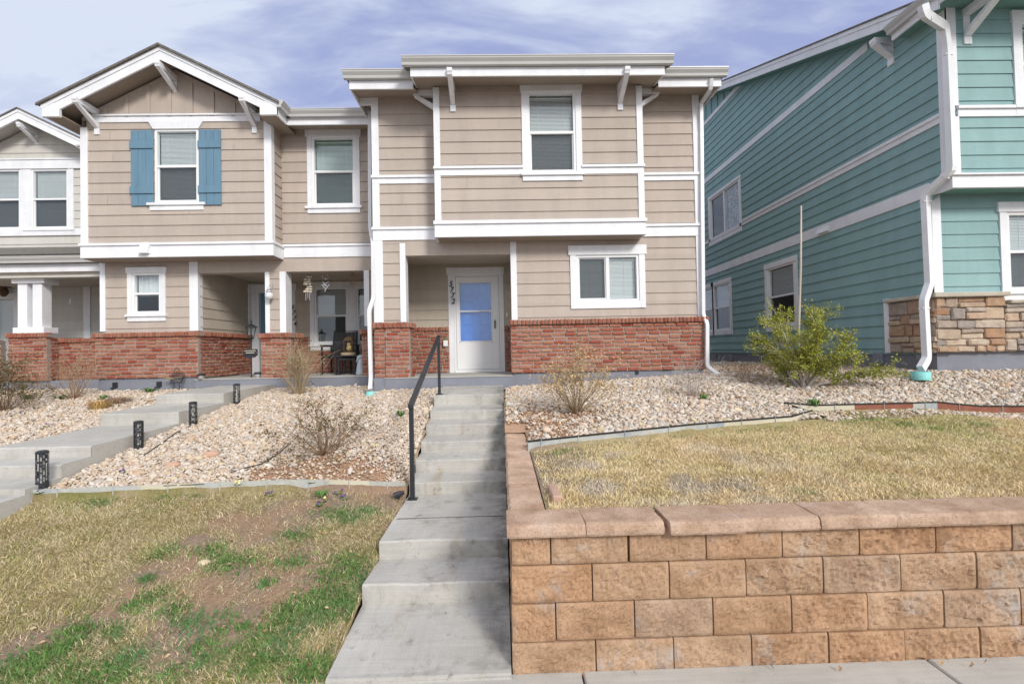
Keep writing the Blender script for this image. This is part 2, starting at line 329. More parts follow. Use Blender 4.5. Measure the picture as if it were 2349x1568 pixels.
def bricks(mb,mo,u0,u1,v0,v1,holes=(),w=.0,course=.0685,length=.205,mort=.0155,top=None):
    n=max(1,round((v1-v0)/course)); ch=(v1-v0)/n
    for i in range(n):
        a=v0+i*ch+mort/2; b=a+ch-mort; u=u0-(length*.5 if i%2 else 0)+random.uniform(-.02,.02)
        while u<u1-.01:
            l=length*random.uniform(.88,1.1); x0,x1=max(u,u0)+mort/2,min(u+l,u1)-mort/2; u+=l
            if x1-x0<.03: continue
            segs=[(x0,x1)]
            for hl in holes:
                if hl[2]<(a+b)/2<hl[3]: segs=[s for q in segs for s in ((q[0],min(q[1],hl[0])),(max(q[0],hl[1]),q[1])) if s[1]-s[0]>.02]
            for s0,s1 in segs:
                pr=w+.10+random.uniform(-.007,.012); dz=random.uniform(-.003,.003)
                mb.cbox(s0,s1,w+.03,pr,a+dz,b+dz,.010,.003)
    segs=[(u0,u1,v0,v1)]
    if holes: segs=[(u0,holes[0][0],v0,v1),(holes[0][1],u1,v0,v1)]
    for s in segs:
        if s[1]-s[0]>.01: mo.box(s[0]+.002,s[1]-.002,w-.02,w+.086,s[2]+.002,s[3]-.002)
def rowlock(mb,mo,u0,u1,v0,v1,w=.0,out=.145,bw=.068):
    n=max(1,round((u1-u0)/bw)); d=(u1-u0)/n
    for i in range(n): mb.cbox(u0+i*d+.005,u0+(i+1)*d-.005,w-.01,w+out+random.uniform(-.008,.008),v0+random.uniform(-.003,.003),v1+random.uniform(-.004,.004),.014,.003)
    mo.box(u0+.004,u1-.004,w-.02,w+out-.022,v0+.006,v1-.012)
def wains(parent,faces,ledges):
    """one brick pier or wall: bricks, with mortar and rowlock ledge as its pieces"""
    b=MB(); mo=MB(); le=MB()
    for f in faces: b.T=mo.T=f[0]; bricks(b,mo,*f[1:5],w=f[5] if len(f)>5 else 0)
    for f in ledges: le.T=mo.T=f[0]; rowlock(le,mo,*f[1:5],out=f[5] if len(f)>5 else .145)
    p=part('brick_wainscot',b,BRICK,parent); part('mortar',mo,MORTAR,p); part('brick_ledge',le,BRICKCAP,p)
def window(parent,T,u0,u1,v0,v1,kind='double',trim=.10,head=.13,ext=.03,sill=True,sash=.045,blind=BLIND,cover=1.0,tl=True,tr=True,trap=False,bottom=None,curtain=None,low=1.0,name='window',glaze=None):
    """casing > sash_frame, panes, blind, room behind"""
    c=MB(T); o=.032
    if tl: c.box(u0-trim,u0,-.02,o,v0-(bottom or 0),v1)
    if tr: c.box(u1,u1+trim,-.02,o,v0-(bottom or 0),v1)
    if head:
        if trap: hd=MB(T); hd.ext([(u0-trim*.2,-.02,v1),(u1+trim*.2,-.02,v1),(u1+trim*1.1,-.02,v1+head),(u0-trim*1.1,-.02,v1+head)],(0,.065,0))
        else: c.box(u0-trim-ext,u1+trim+ext,-.02,o+.012,v1,v1+head)
    if bottom: c.box(u0,u1,-.02,o-.001,v0-bottom,v0)
    if sill: c.box(u0-trim-ext*1.3,u1+trim+ext*1.3,-.02,.062,v0-.045,v0); c.box(u0-trim,u1+trim,-.02,o,v0-.135,v0-.045)
    win=part(name,c,WHITE,parent)
    if trap: part('head_trim',hd,WHITE,win)
    f=MB(T); a,b=-.06,.016; s=sash
    f.box(u0,u0+s,a,b,v0,v1); f.box(u1-s,u1,a,b,v0,v1); f.box(u0+s,u1-s,a,b,v0,v0+s); f.box(u0+s,u1-s,a,b,v1-s,v1)
    panes=[]
    if kind=='double':
        m=(v0+v1)/2; f.box(u0+s,u1-s,a,b-.006,m-.022,m+.022)
        i=.022; f.box(u0+s,u0+s+i,a,-.012,v0+s,m-.022); f.box(u1-s-i,u1-s,a,-.012,v0+s,m-.022); f.box(u0+s+i,u1-s-i,a,-.012,v0+s,v0+s+i)
        panes=[(u0+s,u1-s,m+.022,v1-s,-.015),(u0+s+i,u1-s-i,v0+s+i,m-.022,-.03)]
    else:
        m=(u0+u1)/2; f.box(m-.03,m+.03,a,b-.004,v0+s,v1-s); i=.02
        f.box(u0+s,u0+s+i,a,-.012,v0+s,v1-s); f.box(m-.03-i,m-.03,a,-.012,v0+s,v1-s); f.box(u0+s+i,m-.03-i,a,-.012,v0+s,v0+s+i); f.box(u0+s+i,m-.03-i,a,-.012,v1-s-i,v1-s)
        panes=[(u0+s+i,m-.03-i,v0+s+i,v1-s-i,-.03),(m+.03,u1-s,v0+s,v1-s,-.015)]
    part('sash_frame',f,VINYL,win)
    for p in panes: part('pane',MB(T).box(p[0]-.004,p[1]+.004,p[4]-.006,p[4],p[2]-.004,p[3]+.004),GLASS if p[4]>-.02 else SCREEN,win)
    if blind:
        bl=MB(T); z=v1-s-.02; stop=v0+s+(v1-v0-2*s)*(1-cover)
        bl.box(u0+s+.01,u1-s-.01,-.10,-.064,z-.03,z); z-=.045
        while z>stop+.02:
            tl_=random.uniform(.0105,.0122); bl.add([(u0+s+.012,-.082,z+tl_),(u1-s-.012,-.082,z+tl_),(u1-s-.012,-.070,z-tl_),(u0+s+.012,-.070,z-tl_)],[(0,1,2,3)]); z-=.0235
        bl.box(u0+s+.012,u1-s-.012,-.09,-.07,z,z+.014)
        for k in (.2,.8): bl.box(u0+s+(u1-u0-2*s)*k-.002,u0+s+(u1-u0-2*s)*k+.004,-.068,-.066,z,v1-s)
        part('blind',bl,blind,win)
    if curtain:
        cu=MB(T); n=40; x0,x1,z0,z1=curtain[1:]
        vs=[]
        for i in range(n+1):
            u=x0+(x1-x0)*i/n; w=-.11+.02*math.sin(i*1.3)+.008*math.sin(i*2.9); vs+=[(u,w,z0),(u,w,z1)]
        cu.add(vs,[(2*i,2*i+2,2*i+3,2*i+1) for i in range(n)]); part('curtain',cu,curtain[0],win)
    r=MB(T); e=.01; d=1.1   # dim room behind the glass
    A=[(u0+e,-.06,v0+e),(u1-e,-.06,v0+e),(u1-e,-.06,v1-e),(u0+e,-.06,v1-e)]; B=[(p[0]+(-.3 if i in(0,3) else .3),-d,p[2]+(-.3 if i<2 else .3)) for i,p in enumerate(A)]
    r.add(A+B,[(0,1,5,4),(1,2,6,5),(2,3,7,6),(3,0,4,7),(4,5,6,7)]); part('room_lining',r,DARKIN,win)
    return win
GPROF=[(0,0),(.07,0),(.078,.04),(.112,.085),(.116,.108),(.124,.110),(.124,.126),(0,.126)]
def gutter_x(mb,x0,x1,Y,z): mb.ext([(x0,Y-a,z+b) for a,b in GPROF],(x1-x0,0,0))
def gutter_y(mb,y0,y1,X,z,sgn): mb.ext([(X+sgn*a,y0,z+b) for a,b in GPROF],(0,y1-y0,0))
def bracket(parent,T,u,v,out,drop,wd=.085,foot=True):
    b=MB(T); h_=wd/2; d=.10
    b.box(u-h_,u+h_,0,out-.02,v-d,v); b.ext([(u-h_,out-.02,v-d+.02),(u-h_,out,v-d+.05),(u-h_,out,v),(u-h_,out-.02,v)],(wd,0,0))
    b.ext([(u-h_+.004,out-.10,v-d),(u-h_+.004,out-.02,v-d),(u-h_+.004,.02,v-drop),(u-h_+.004,.02,v-drop+.09)],(wd-.008,0,0))
    b.box(u-h_+.008,u+h_-.008,0,.022,v-drop-.02,v-d)
    if foot: b.box(u-h_-.004,u+h_+.004,0,.035,v-drop-.11,v-drop+.0)
    return part('bracket',b,WHITE,parent,bevel=.004)
def digits(parent,txt,T,u,v0,size,step,mt=BLACK):
    mb=MB(T)
    for k,ch in enumerate(txt):
        cu=bpy.data.curves.new('t','FONT'); cu.body=ch; cu.size=size; cu.extrude=.004; cu.shear=.25; cu.offset=.002; cu.align_x='CENTER'
        ob=bpy.data.objects.new('t',cu); col.objects.link(ob); dg=bpy.context.evaluated_depsgraph_get(); me=ob.evaluated_get(dg).to_mesh()
        mb.add([(u+p.co.x+k*step*.12,.05+p.co.z,v0-k*step+p.co.y) for p in me.vertices],[tuple(p.vertices) for p in me.polygons])
        ob.evaluated_get(dg).to_mesh_clear(); bpy.data.objects.remove(ob); bpy.data.curves.remove(cu)
    return part('house_number',mb,mt,parent)
def downspout(parent,path,wd=.066,dp=.05):
    P=[Vector(p) for p in path]; Q=[P[0]]
    for i in range(1,len(P)-1):   # soften the elbows
        a=(P[i-1]-P[i]); b=(P[i+1]-P[i]); d=min(.05,a.length*.4,b.length*.4); Q+=[P[i]+a.normalized()*d,P[i]+(a.normalized()+b.normalized())*d*.22,P[i]+b.normalized()*d]
    Q.append(P[-1]); m=MB(); m.tube([tuple(q) for q in Q],wd*.64,4,flat=dp/wd,ref=(0,1,0.02))
    for i in range(1,len(P)-2):   # crimped joint collars
        p=P[i]+(P[i+1]-P[i]).normalized()*.10
        if (P[i+1]-P[i]).length>.4: m.tube([tuple(p),tuple(p+(P[i+1]-P[i]).normalized()*.02)],wd*.68,4,flat=dp/wd,ref=(0,1,0.02))
    return part('downspout',m,DSPOUT,parent)
def band(T,parent,u0,u1,v0,v1,name='trim_band',ledge=.045,out=.03):
    b=MB(T); b.box(u0,u1,-.01,out,v0,v1-ledge)
    if ledge: b.box(u0-.015,u1+.015,-.01,out+.028,v1-ledge,v1)
    return part(name,b,WHITE,parent,bevel=.003)
def boards(T,parent,rects,name='corner_board',m=None,out=.03):
    for r in rects: part(name,MB(T).box(r[0],r[1],-.01,r[4] if len(r)>4 else out,r[2],r[3]),m or WHITE,parent,bevel=.003)
# ================================================================== tan townhouse in the middle
A=thing('townhouse','tan two storey townhouse with white storm door, red brick base and number 5772','house',(.7,8.3,1.2),'row houses along the slope')
T=FRONT(8.3); TB=FRONT(7.95); TD=FRONT(9.58)
s=MB(T); win_lo=(1.35,2.47,2.66,3.49); win_up=(.52,1.34,4.83,6.22)
lap(s,.29,3.52,2.30,3.81,holes=[win_lo],phase=.1)
lap(s,-2.06,-1.74,2.30,3.82,phase=.1)
lap(s,-2.12,-1.0,3.9,6.42,phase=.06); lap(s,2.42,3.52,3.9,6.42,phase=.06)
s.T=TB; lap(s,-1.0,2.42,3.9,6.42,holes=[win_up],phase=.12)
s.T=FACEL(-1.05); lap(s,-8.3,-7.95,3.8,6.4); s.T=FACER(2.47); lap(s,7.95,8.3,3.8,6.4)
s.T=FACEL(-2.19); lap(s,-14,-8.36,1.3,6.5); s.T=FACER(3.60); lap(s,8.36,17,1.3,6.5)
part('siding',s,TAN,A)
s=MB(TD); lap(s,-2.1,.22,2.28,3.62,holes=[(-.96,.02,1.3,3.40)]); s.T=FACER(-2.1); lap(s,8.5,9.58,2.2,3.6); s.T=FACEL(.22); lap(s,-9.58,-8.36,2.2,3.6)
part('porch_siding',s,TANLT,A)
s=MB(); s.box(-2.1,-1.66,8.33,8.52,2.2,3.7); s.box(.2,.3,8.36,8.5,2.3,3.7); s.box(-2.15,3.55,16.9,17,1.2,6.4); part('wall_core',s,TAN,A)
s=MB(T); s.box(-1.66,.20,-.2,.012,3.53,3.80); s.box(-2.08,-1.66,-.01,.012,3.74,3.80); part('porch_header',s,TAN,A)
s=MB(); s.box(-2.1,.22,8.5,9.6,3.60,3.64); part('porch_ceiling',s,TANLT,A)
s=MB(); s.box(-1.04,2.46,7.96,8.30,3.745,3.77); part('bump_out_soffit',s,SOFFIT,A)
C1=-.09
def corner(T,parent,u0,u1,v0,v1,back=.09,out=.03): return part('corner_board',MB(T).box(u0,u1,-back,out,v0,v1),WHITE,parent,bevel=.003)
for u0,u1,v0,v1 in ((-2.215,-2.09,4.94,6.34),(-2.215,-2.09,4.03,4.80),(3.50,3.62,4.93,6.34),(3.50,3.62,4.02,4.80)): corner(T,A,u0,u1,v0,v1)
corner(T,A,-2.215,-2.05,2.36,3.80); corner(T,A,-1.755,-1.655,2.36,3.745,back=.2); corner(T,A,.19,.295,2.36,3.80); corner(T,A,3.50,3.62,2.36,3.80)
for u0,u1,v0,v1 in ((-1.075,-.97,4.955,6.31),(-1.075,-.97,4.03,4.80),(2.385,2.49,4.955,6.31),(2.385,2.49,4.03,4.80)): corner(TB,A,u0,u1,v0,v1)
band(T,A,-2.215,-1.075,4.80,4.945); band(T,A,2.49,3.62,4.80,4.935)
band(T,A,-2.215,-1.075,3.80,4.03,out=.034); band(T,A,2.49,3.62,3.80,4.02,out=.034)
band(TB,A,-1.075,.42,4.80,4.955); band(TB,A,1.44,2.49,4.80,4.955)
band(TB,A,-1.085,2.50,3.755,4.03,ledge=.06,out=.036)
s=MB(FACEL(-1.05)); s.box(-8.3,-7.95,0,.036,3.755,3.97); s.T=FACER(2.47); s.box(7.95,8.3,0,.036,3.755,3.97); part('trim_band',s,WHITE,A)
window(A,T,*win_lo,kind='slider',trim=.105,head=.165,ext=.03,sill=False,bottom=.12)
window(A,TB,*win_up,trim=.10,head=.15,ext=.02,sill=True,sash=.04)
# eaves
def soff(x0,x1,y0,y1,z0,m,parent,k=.2,name='soffit',t=.02): s=MB(); s.ext([(x0,y0,z0),(x0,y1,z0+k*(y1-y0)),(x0,y1,z0+k*(y1-y0)+t),(x0,y0,z0+t)],(x1-x0,0,0)); return part(name,s,m,parent)
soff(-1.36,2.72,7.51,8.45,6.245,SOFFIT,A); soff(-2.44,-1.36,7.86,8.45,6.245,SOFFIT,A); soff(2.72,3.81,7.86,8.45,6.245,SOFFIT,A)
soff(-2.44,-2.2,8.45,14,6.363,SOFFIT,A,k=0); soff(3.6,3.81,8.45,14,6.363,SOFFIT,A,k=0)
s=MB(); s.box(-1.37,2.73,7.48,7.51,6.235,6.375); s.ext([(-1.37,7.51,6.24),(-1.37,8.0,6.335),(-1.37,8.0,6.48),(-1.37,7.51,6.375)],(.022,0,0)); s.ext([(2.708,7.51,6.24),(2.708,8.0,6.335),(2.708,8.0,6.48),(2.708,7.51,6.375)],(.022,0,0))
s.box(-2.45,-1.39,7.83,7.86,6.235,6.375); s.box(2.745,3.82,7.83,7.86,6.235,6.375); s.ext([(-2.45,7.86,6.24),(-2.45,14,6.24),(-2.45,14,6.4),(-2.45,7.86,6.4)],(.022,0,0)); s.ext([(3.80,7.86,6.24),(3.80,14,6.24),(3.80,14,6.4),(3.80,7.86,6.4)],(.022,0,0)); s.box(-2.425,-2.2,8.28,8.3,6.2,6.36)
part('fascia',s,WHITE,A)
s=MB(); gutter_x(s,-1.49,2.85,7.48,6.38); part('gutter',s,GUTTER,A)
s=MB(); gutter_x(s,-2.53,-1.39,7.83,6.38); part('gutter',s,GUTTER,A); s=MB(); gutter_x(s,2.75,3.90,7.83,6.38); part('gutter',s,GUTTER,A)
s=MB(); s.ext([(-1.47,7.40,6.50),(-1.47,12.3,8.46),(-1.47,12.3,8.2),(-1.47,7.5,6.38)],(4.30,0,0)); s.ext([(-2.5,7.76,6.50),(-2.5,12.3,8.32),(-2.5,17.2,6.4),(-2.5,7.86,6.40)],(6.37,0,0)); part('roof',s,SHINGLE,A)
bracket(A,TB,-.74,6.34,.54,.34); bracket(A,TB,2.11,6.34,.54,.34)
bracket(A,FACEL(-1.05),-8.13,6.36,.40,.35,wd=.10,foot=False); bracket(A,FACER(2.47),8.13,6.36,.40,.35,wd=.10,foot=False)
# brick base
wains(A,[(T,.17,3.61,1.43,2.265),(FACEL(.27),-9.45,-8.31,1.41,2.26),(FACER(3.53),8.30,9.6,1.43,2.265)],[(T,.145,3.65,2.265,2.355)])
wains(A,[(T,-2.20,-2.0,1.40,2.255),(T,-2.0,-1.58,1.40,2.255,.035),(FACER(-1.68),8.30,8.62,1.40,2.255)],[(T,-2.225,-2.02,2.255,2.35),(T,-2.02,-1.53,2.255,2.35,.17),(FACER(-1.68),8.28,8.62,2.255,2.35,.135)])
wains(A,[(TD,-2.1,-1.05,1.41,2.245)],[(TD,-2.1,-1.05,2.245,2.33,.13)]); wains(A,[(TD,.065,.17,1.41,2.245)],[(TD,.065,.15,2.245,2.33,.13)])
s=MB(); s.box(.20,3.56,8.24,9,.9,1.425); s.box(-2.2,.20,8.13,9.6,.9,1.388); s.box(-2.19,-2.02,8.10,8.3,.95,1.40); part('foundation',s,FOUND,A)
s=MB(); s.box(-2.02,.19,8.12,9.62,1.388,1.402); part('porch_slab',s,CONC2,A)
for k,(u,v) in enumerate(((1.12,1.33),(2.35,1.37))): part('foundation_vent',MB(FRONT(8.24)).box(u,u+.05,0,.03,v,v+.07),BLACK,A,bevel=.004)
# doors
s=MB(TD); s.box(-1.06,-.945,-.02,.03,1.40,3.385); s.box(.005,.065,-.02,.03,1.40,3.385); s.box(-1.09,.08,-.02,.045,3.385,3.53); part('door_casing',s,WHITE,A,bevel=.003)
d=MB(TD); d.box(-.945,-.905,-.08,.036,1.42,3.385); d.box(-.03,.005,-.08,.036,1.42,3.385); d.box(-.905,-.03,-.08,.036,3.345,3.385); d.box(-.945,.005,-.1,.05,1.40,1.46)
u0,u1,v0,v1=-.90,-.035,1.465,3.34
d.box(u0,-.83,.0,.034,v0,v1); d.box(-.185,u1,.0,.034,v0,v1); d.box(-.83,-.185,.0,.034,3.21,v1); d.box(-.83,-.185,0,.034,v0,2.03); d.box(-.83,-.185,.004,.03,2.625,2.655)
for x0,x1,z0,z1 in ((-.842,-.822,2.015,3.222),(-.193,-.173,2.015,3.222),(-.842,-.173,3.208,3.225),(-.842,-.173,2.015,2.035)): d.box(x0,x1,.03,.042,z0,z1)
sd=part('storm_door',d,VINYL,A,bevel=.003)
part('pane',MB(TD).box(-.83,-.185,.012,.018,2.03,3.21),GLASS,sd)
part('handle',MB(TD).box(-.135,-.11,.034,.045,2.28,2.45).tube([(-.122,.045,2.30),(-.122,.075,2.33),(-.122,.075,2.42),(-.122,.045,2.44)],.011,6),BLACK,sd)
TD=FRONT(9.525); d=MB(TD); d.box(-.92,-.02,-.15,-.115,1.45,3.36)
for z0,z1 in ((2.93,3.22),(2.34,2.86),(1.62,2.24)):
    for x0,x1 in ((-.79,-.55),(-.455,-.215)):
        d.box(x0,x1,-.115,-.112,z0,z1); d.cbox(x0+.03,x1-.03,-.118,-.10,z0+.03,z1-.03,.012)
        for q in ((x0,x0+.018,z0,z1),(x1-.018,x1,z0,z1),(x0+.018,x1-.018,z0,z0+.018),(x0+.018,x1-.018,z1-.018,z1)): d.box(q[0],q[1],-.116,-.106,q[2],q[3])
ed=part('entry_door',d,BLUEDOOR,A); part('peephole',MB(TD).lathe((0,0,0),[(.012,0),(.012,.01)],8),BLACK,ed) if 0 else None
pe=MB(TD); pe.tube([(-.48,-.115,2.9),(-.48,-.10,2.9)],.014,8); part('peephole',pe,BLACK,ed)
pe=MB(TD); pe.tube([(-.13,-.115,2.33),(-.13,-.07,2.33)],[.03,.028],8); pe.ell((-.13,-.06,2.33),(.03,.02,.03)); part('handle',pe,SILVER,ed)
TD=FRONT(9.58); digits(A,'5772',TD,-1.005,3.15,.15,.118)
part('doorbell',MB(TD).cbox(.115,.145,.0,.035,2.52,2.60,.006),VINYL,A); part('porch_light',MB(TD).cbox(.10,.17,0,.06,3.17,3.20,.01),MATS['tan_paint'],A)
# downspouts
d1=downspout(A,[W(848,255,Y=8.74),W(848,300,Y=8.80),W(849,520,Y=8.72),W(856,560,Y=8.26),W(857,684,Y=8.24),W(847,712,Y=8.13),W(851,868,Y=8.1),W(849,893,Y=7.98)])
ad=MB(); p=W(850,914,Y=7.97); ad.lathe((p.x,p.y,p.z-.02),[(.10,0),(.095,.05),(.075,.1),(.07,.14),(.06,.14),(.06,.10)],14,cap=False); part('drain_adapter',ad,TEALPL,d1,smooth=True)
d2=downspout(A,[W(1632,180,Y=7.78),W(1630,205,Y=7.85),W(1608,238,Y=8.22),W(1609,300,Y=8.24),W(1613,722,Y=8.22),W(1622,742,Y=8.14),W(1622,840,Y=8.12),W(1652,862,Y=7.95)])
p=W(1656,866,Y=7.93); ad=MB(); ad.tube([(p.x-.07,p.y+.05,p.z+.02),(p.x+.05,p.y-.03,p.z-.03),(p.x+.14,p.y-.08,p.z-.07)],[.05,.055,.065],8); part('drain_adapter',ad,TEALPL,d2,smooth=True)

# ================================================================== tan townhouse with the gable, left of it
B=thing('townhouse','tan gabled townhouse with blue window shutters, open porch and number 5774','house',(-5,9.26,1.2),'row houses along the slope')
T=FRONT(9.26); TB=FRONT(8.85); TD=FRONT(11.2); TS=FACER(-5.87)
ws=(-7.11,-6.565,2.67,3.47); wg=(-6.37,-5.57,4.69,6.07); wr=(-3.64,-2.80,4.72,6.09)
s=MB(T); lap(s,-7.68,-5.93,2.25,3.72,holes=[ws],phase=.05)
lap(s,-4.28,-2.18,3.9,6.32,holes=[wr],phase=.1); lap(s,-4.50,-4.24,2.2,3.5,phase=.08)
s.T=TB; lap(s,-7.62,-4.3,3.9,6.25,holes=[wg],phase=.02)
s.T=FACER(-4.24); lap(s,8.85,9.26,3.7,6.3,phase=.02); s.T=FACEL(-7.70); lap(s,-9.3,-8.85,3.7,6.3); lap(s,-14,-9.3,1.2,6.3)
part('siding',s,TAN,B)
wp1=(-4.39,-3.60,2.06,3.40); wp2=(-3.41,-2.62,2.06,3.40)
s=MB(TS); lap(s,9.30,11.2,2.25,3.56,phase=.06); s.T=TD; lap(s,-5.87,-2.2,1.9,3.56,holes=[wp1,wp2,(-5.75,-4.95,1.3,3.36)],phase=.06); s.T=FACEL(-2.3); lap(s,-11.2,-9.4,1.4,3.56)
part('porch_siding',s,TANLT,B)
# board and batten gable
RX,RZ,SL=-5.97,7.36,.5
und=lambda x:RZ-.18-SL*abs(x-RX)
s=MB(TB); s.ext([(-7.7,.012,6.25),(-4.24,.012,6.25),(-4.24,.012,und(-4.24)),(RX,.012,und(RX)),(-7.7,.012,und(-7.7))],(0,-.03,0))
for k in range(-3,5):
    x=-6.48+k*.392
    if und(x)-.02>6.4: s.box(x-.035,x+.035,.012,.034,6.3,und(x)-.01-.035*SL)
s.ext([(-7.5,.012,und(-7.5)-.09),(RX,.012,und(RX)-.09),(RX,.012,und(RX)),(-7.5,.012,und(-7.5))],(0,.016,0)); s.ext([(-4.44,.012,und(-4.44)-.09),(-4.44,.012,und(-4.44)),(RX,.012,und(RX)),(RX,.012,und(RX)-.09)],(0,.016,0))
part('gable_panel',s,TAN,B)
s=MB(); s.box(-7.69,-4.25,8.86,9.26,3.672,3.70); part('bump_out_soffit',s,SOFFIT,B)
s=MB(); s.box(-5.87,-2.2,9.3,11.25,3.56,3.60); part('porch_ceiling',s,TANLT,B)
s=MB(T); s.box(-5.9,-2.45,-.22,.012,3.45,3.74); part('porch_header',s,TAN,B)
s=MB(); s.box(-4.50,-4.19,9.28,9.5,2.2,3.5); s.box(-2.6,-2.22,9.28,9.5,2.2,3.5); s.box(-7.6,-2.3,16.9,17,1.2,6.3); part('wall_core',s,TANLT,B)
for u0,u1,v0,v1 in ((-7.72,-7.59,3.95,6.12),(-4.36,-4.22,3.95,6.20)): corner(TB,B,u0,u1,v0,v1)
for u0,u1,v0,v1,bk in ((-7.72,-7.62,2.35,3.70,.09),(-6.02,-5.855,2.33,3.70,.12),(-4.57,-4.485,2.26,3.45,.09),(-4.29,-4.17,2.26,3.45,.23),(-2.66,-2.56,2.36,3.45,.2)): corner(T,B,u0,u1,v0,v1,back=bk)
part('corner_board',MB(FACER(-5.87)).box(11.05,11.19,-.01,.03,2.25,3.5),WHITE,B)
band(TB,B,-7.72,-4.20,3.685,3.95,out=.036); band(T,B,-4.20,-2.22,3.72,3.975,out=.036)
s=MB(FACER(-4.24)); s.box(8.85,9.26,0,.036,3.685,3.905); s.box(8.85,9.26,0,.062,3.905,3.95); part('trim_band',s,WHITE,B)
band(TB,B,-7.5,-4.42,6.205,6.345,ledge=.03)
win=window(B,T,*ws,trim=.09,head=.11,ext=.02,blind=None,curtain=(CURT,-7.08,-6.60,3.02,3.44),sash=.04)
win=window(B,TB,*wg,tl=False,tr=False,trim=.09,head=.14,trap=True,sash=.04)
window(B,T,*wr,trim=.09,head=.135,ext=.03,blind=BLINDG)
c=window(B,TD,*wp1,trim=.10,head=.13,ext=.02,sash=.05); window(B,TD,*wp2,trim=.09,head=.13,ext=.0,sash=.05)
for u0,u1 in ((-6.80,-6.385),(-5.555,-5.15)):
    s=MB(TB); w=(u1-u0)/3
    for k in range(3): s.cbox(u0+k*w+.002,u0+(k+1)*w-.002,.016,.036,4.64,6.05,.004)
    sh=part('shutter',s,SHUTTER,B)
    for z in (4.86,5.70): part('batten',MB(TB).cbox(u0-.012,u1+.008,.036,.058,z,z+.14,.006),SHUTTER,sh)
# roofs
def chev(mb,y0,y1,t0,t1,xl,xr):
    f=lambda x,t:(x,y0,RZ-SL*abs(x-RX)-t)
    mb.ext([f(xl,t0),f(RX,t0),f(RX,t1),f(xl,t1)],(0,y1-y0,0)); mb.ext([f(RX,t0),f(xr,t0),f(xr,t1),f(RX,t1)],(0,y1-y0,0))
s=MB(); chev(s,8.37,13.5,-.03,.0,-8.08,-3.88); chev(s,8.36,8.39,-.035,.004,-8.09,-3.87); s.ext([(-4.3,8.74,6.37),(-4.3,13,8.0),(-4.3,13,7.9),(-4.3,8.8,6.28)],(2.1,0,0)); part('roof',s,SHINGLE,B)
s=MB(); chev(s,8.45,9.3,.10,.125,-8.0,-3.94); s.box(-7.99,-7.70,8.45,12,6.13,6.15); s.box(-4.26,-3.95,8.45,9.26,6.13,6.15); part('soffit',s,SOFFIT,B)
soff(-4.2,-2.3,8.84,9.3,6.145,SOFFIT,B)
s=MB(); chev(s,8.42,8.45,.03,.235,-8.02,-3.92); chev(s,8.405,8.42,.002,.075,-8.04,-3.90)
s.ext([(-8.02,8.41,6.345),(-8.02,8.41,6.115),(-7.72,8.41,6.115),(-7.72,8.41,6.36)],(0,.05,0)); s.ext([(-3.92,8.41,6.345),(-3.92,8.41,6.115),(-4.22,8.41,6.115),(-4.22,8.41,6.36)],(0,.05,0))
s.box(-3.95,-3.92,8.46,8.80,6.12,6.26); s.box(-3.92,-2.36,8.81,8.84,6.12,6.245); s.box(-8.02,-7.99,8.45,12,6.12,6.30); part('fascia',s,WHITE,B)
s=MB(); gutter_y(s,8.40,8.82,-3.92,6.245,1); gutter_x(s,-3.92,-2.36,8.81,6.245); part('gutter',s,GUTTER,B)
bracket(B,TB,RX-.02,7.08,.50,.30,foot=False); bracket(B,TB,-7.42,6.45,.50,.36); bracket(B,TB,-4.53,6.45,.50,.36)
s=MB(TB); s.ext([(-6.62,.03,3.85),(-6.45,.03,3.85),(-6.48,.03,3.96),(-6.60,.03,3.96)],(0,.02,0)); s.ext([(-6.62,.05,3.75),(-6.62,.12,3.75),(-6.62,.05,3.95)],(.16,0,0)); s.box(-6.64,-6.44,.03,.05,3.75,3.95); part('vent_hood',s,VINYL,B)
# brick
FR,FP,FQ=FACER(-5.92),FACER(-4.16),FACEL(-2.60)
wains(B,[(T,-7.76,-5.82,1.44,2.225),(FR,9.22,11.1,1.42,2.225)],[(T,-7.79,-5.78,2.225,2.315),(FR,9.26,11.08,2.225,2.315)])
wains(B,[(T,-4.63,-4.06,1.39,2.16),(FP,9.22,9.7,1.39,2.16)],[(T,-4.66,-4.02,2.16,2.25),(FP,9.26,9.7,2.16,2.25)])
wains(B,[(T,-2.70,-2.22,1.39,2.2),(FQ,-9.7,-9.22,1.39,2.2)],[(T,-2.73,-2.22,2.2,2.29)])
wains(B,[(TD,-4.83,-4.50,1.40,2.14)],[(TD,-4.83,-4.50,2.14,2.23,.13)]); wains(B,[(TD,-4.50,-2.3,1.40,1.80)],[(TD,-4.50,-2.4,1.80,1.89,.13)])
s=MB(); s.box(-7.72,-5.86,9.20,10,.9,1.435); s.box(-5.86,-2.2,9.14,11.2,.9,1.385); part('foundation',s,FOUND,B)
s=MB(); s.box(-5.87,-2.2,9.13,11.25,1.385,1.40); part('porch_slab',s,CONC2,B)
for u in (-7.45,-6.62): part('foundation_vent',MB(FRONT(9.20)).box(u,u+.09,0,.02,1.27,1.37).box(u-.03,u+.06,.02,.03,1.255,1.275),BLACK,B)
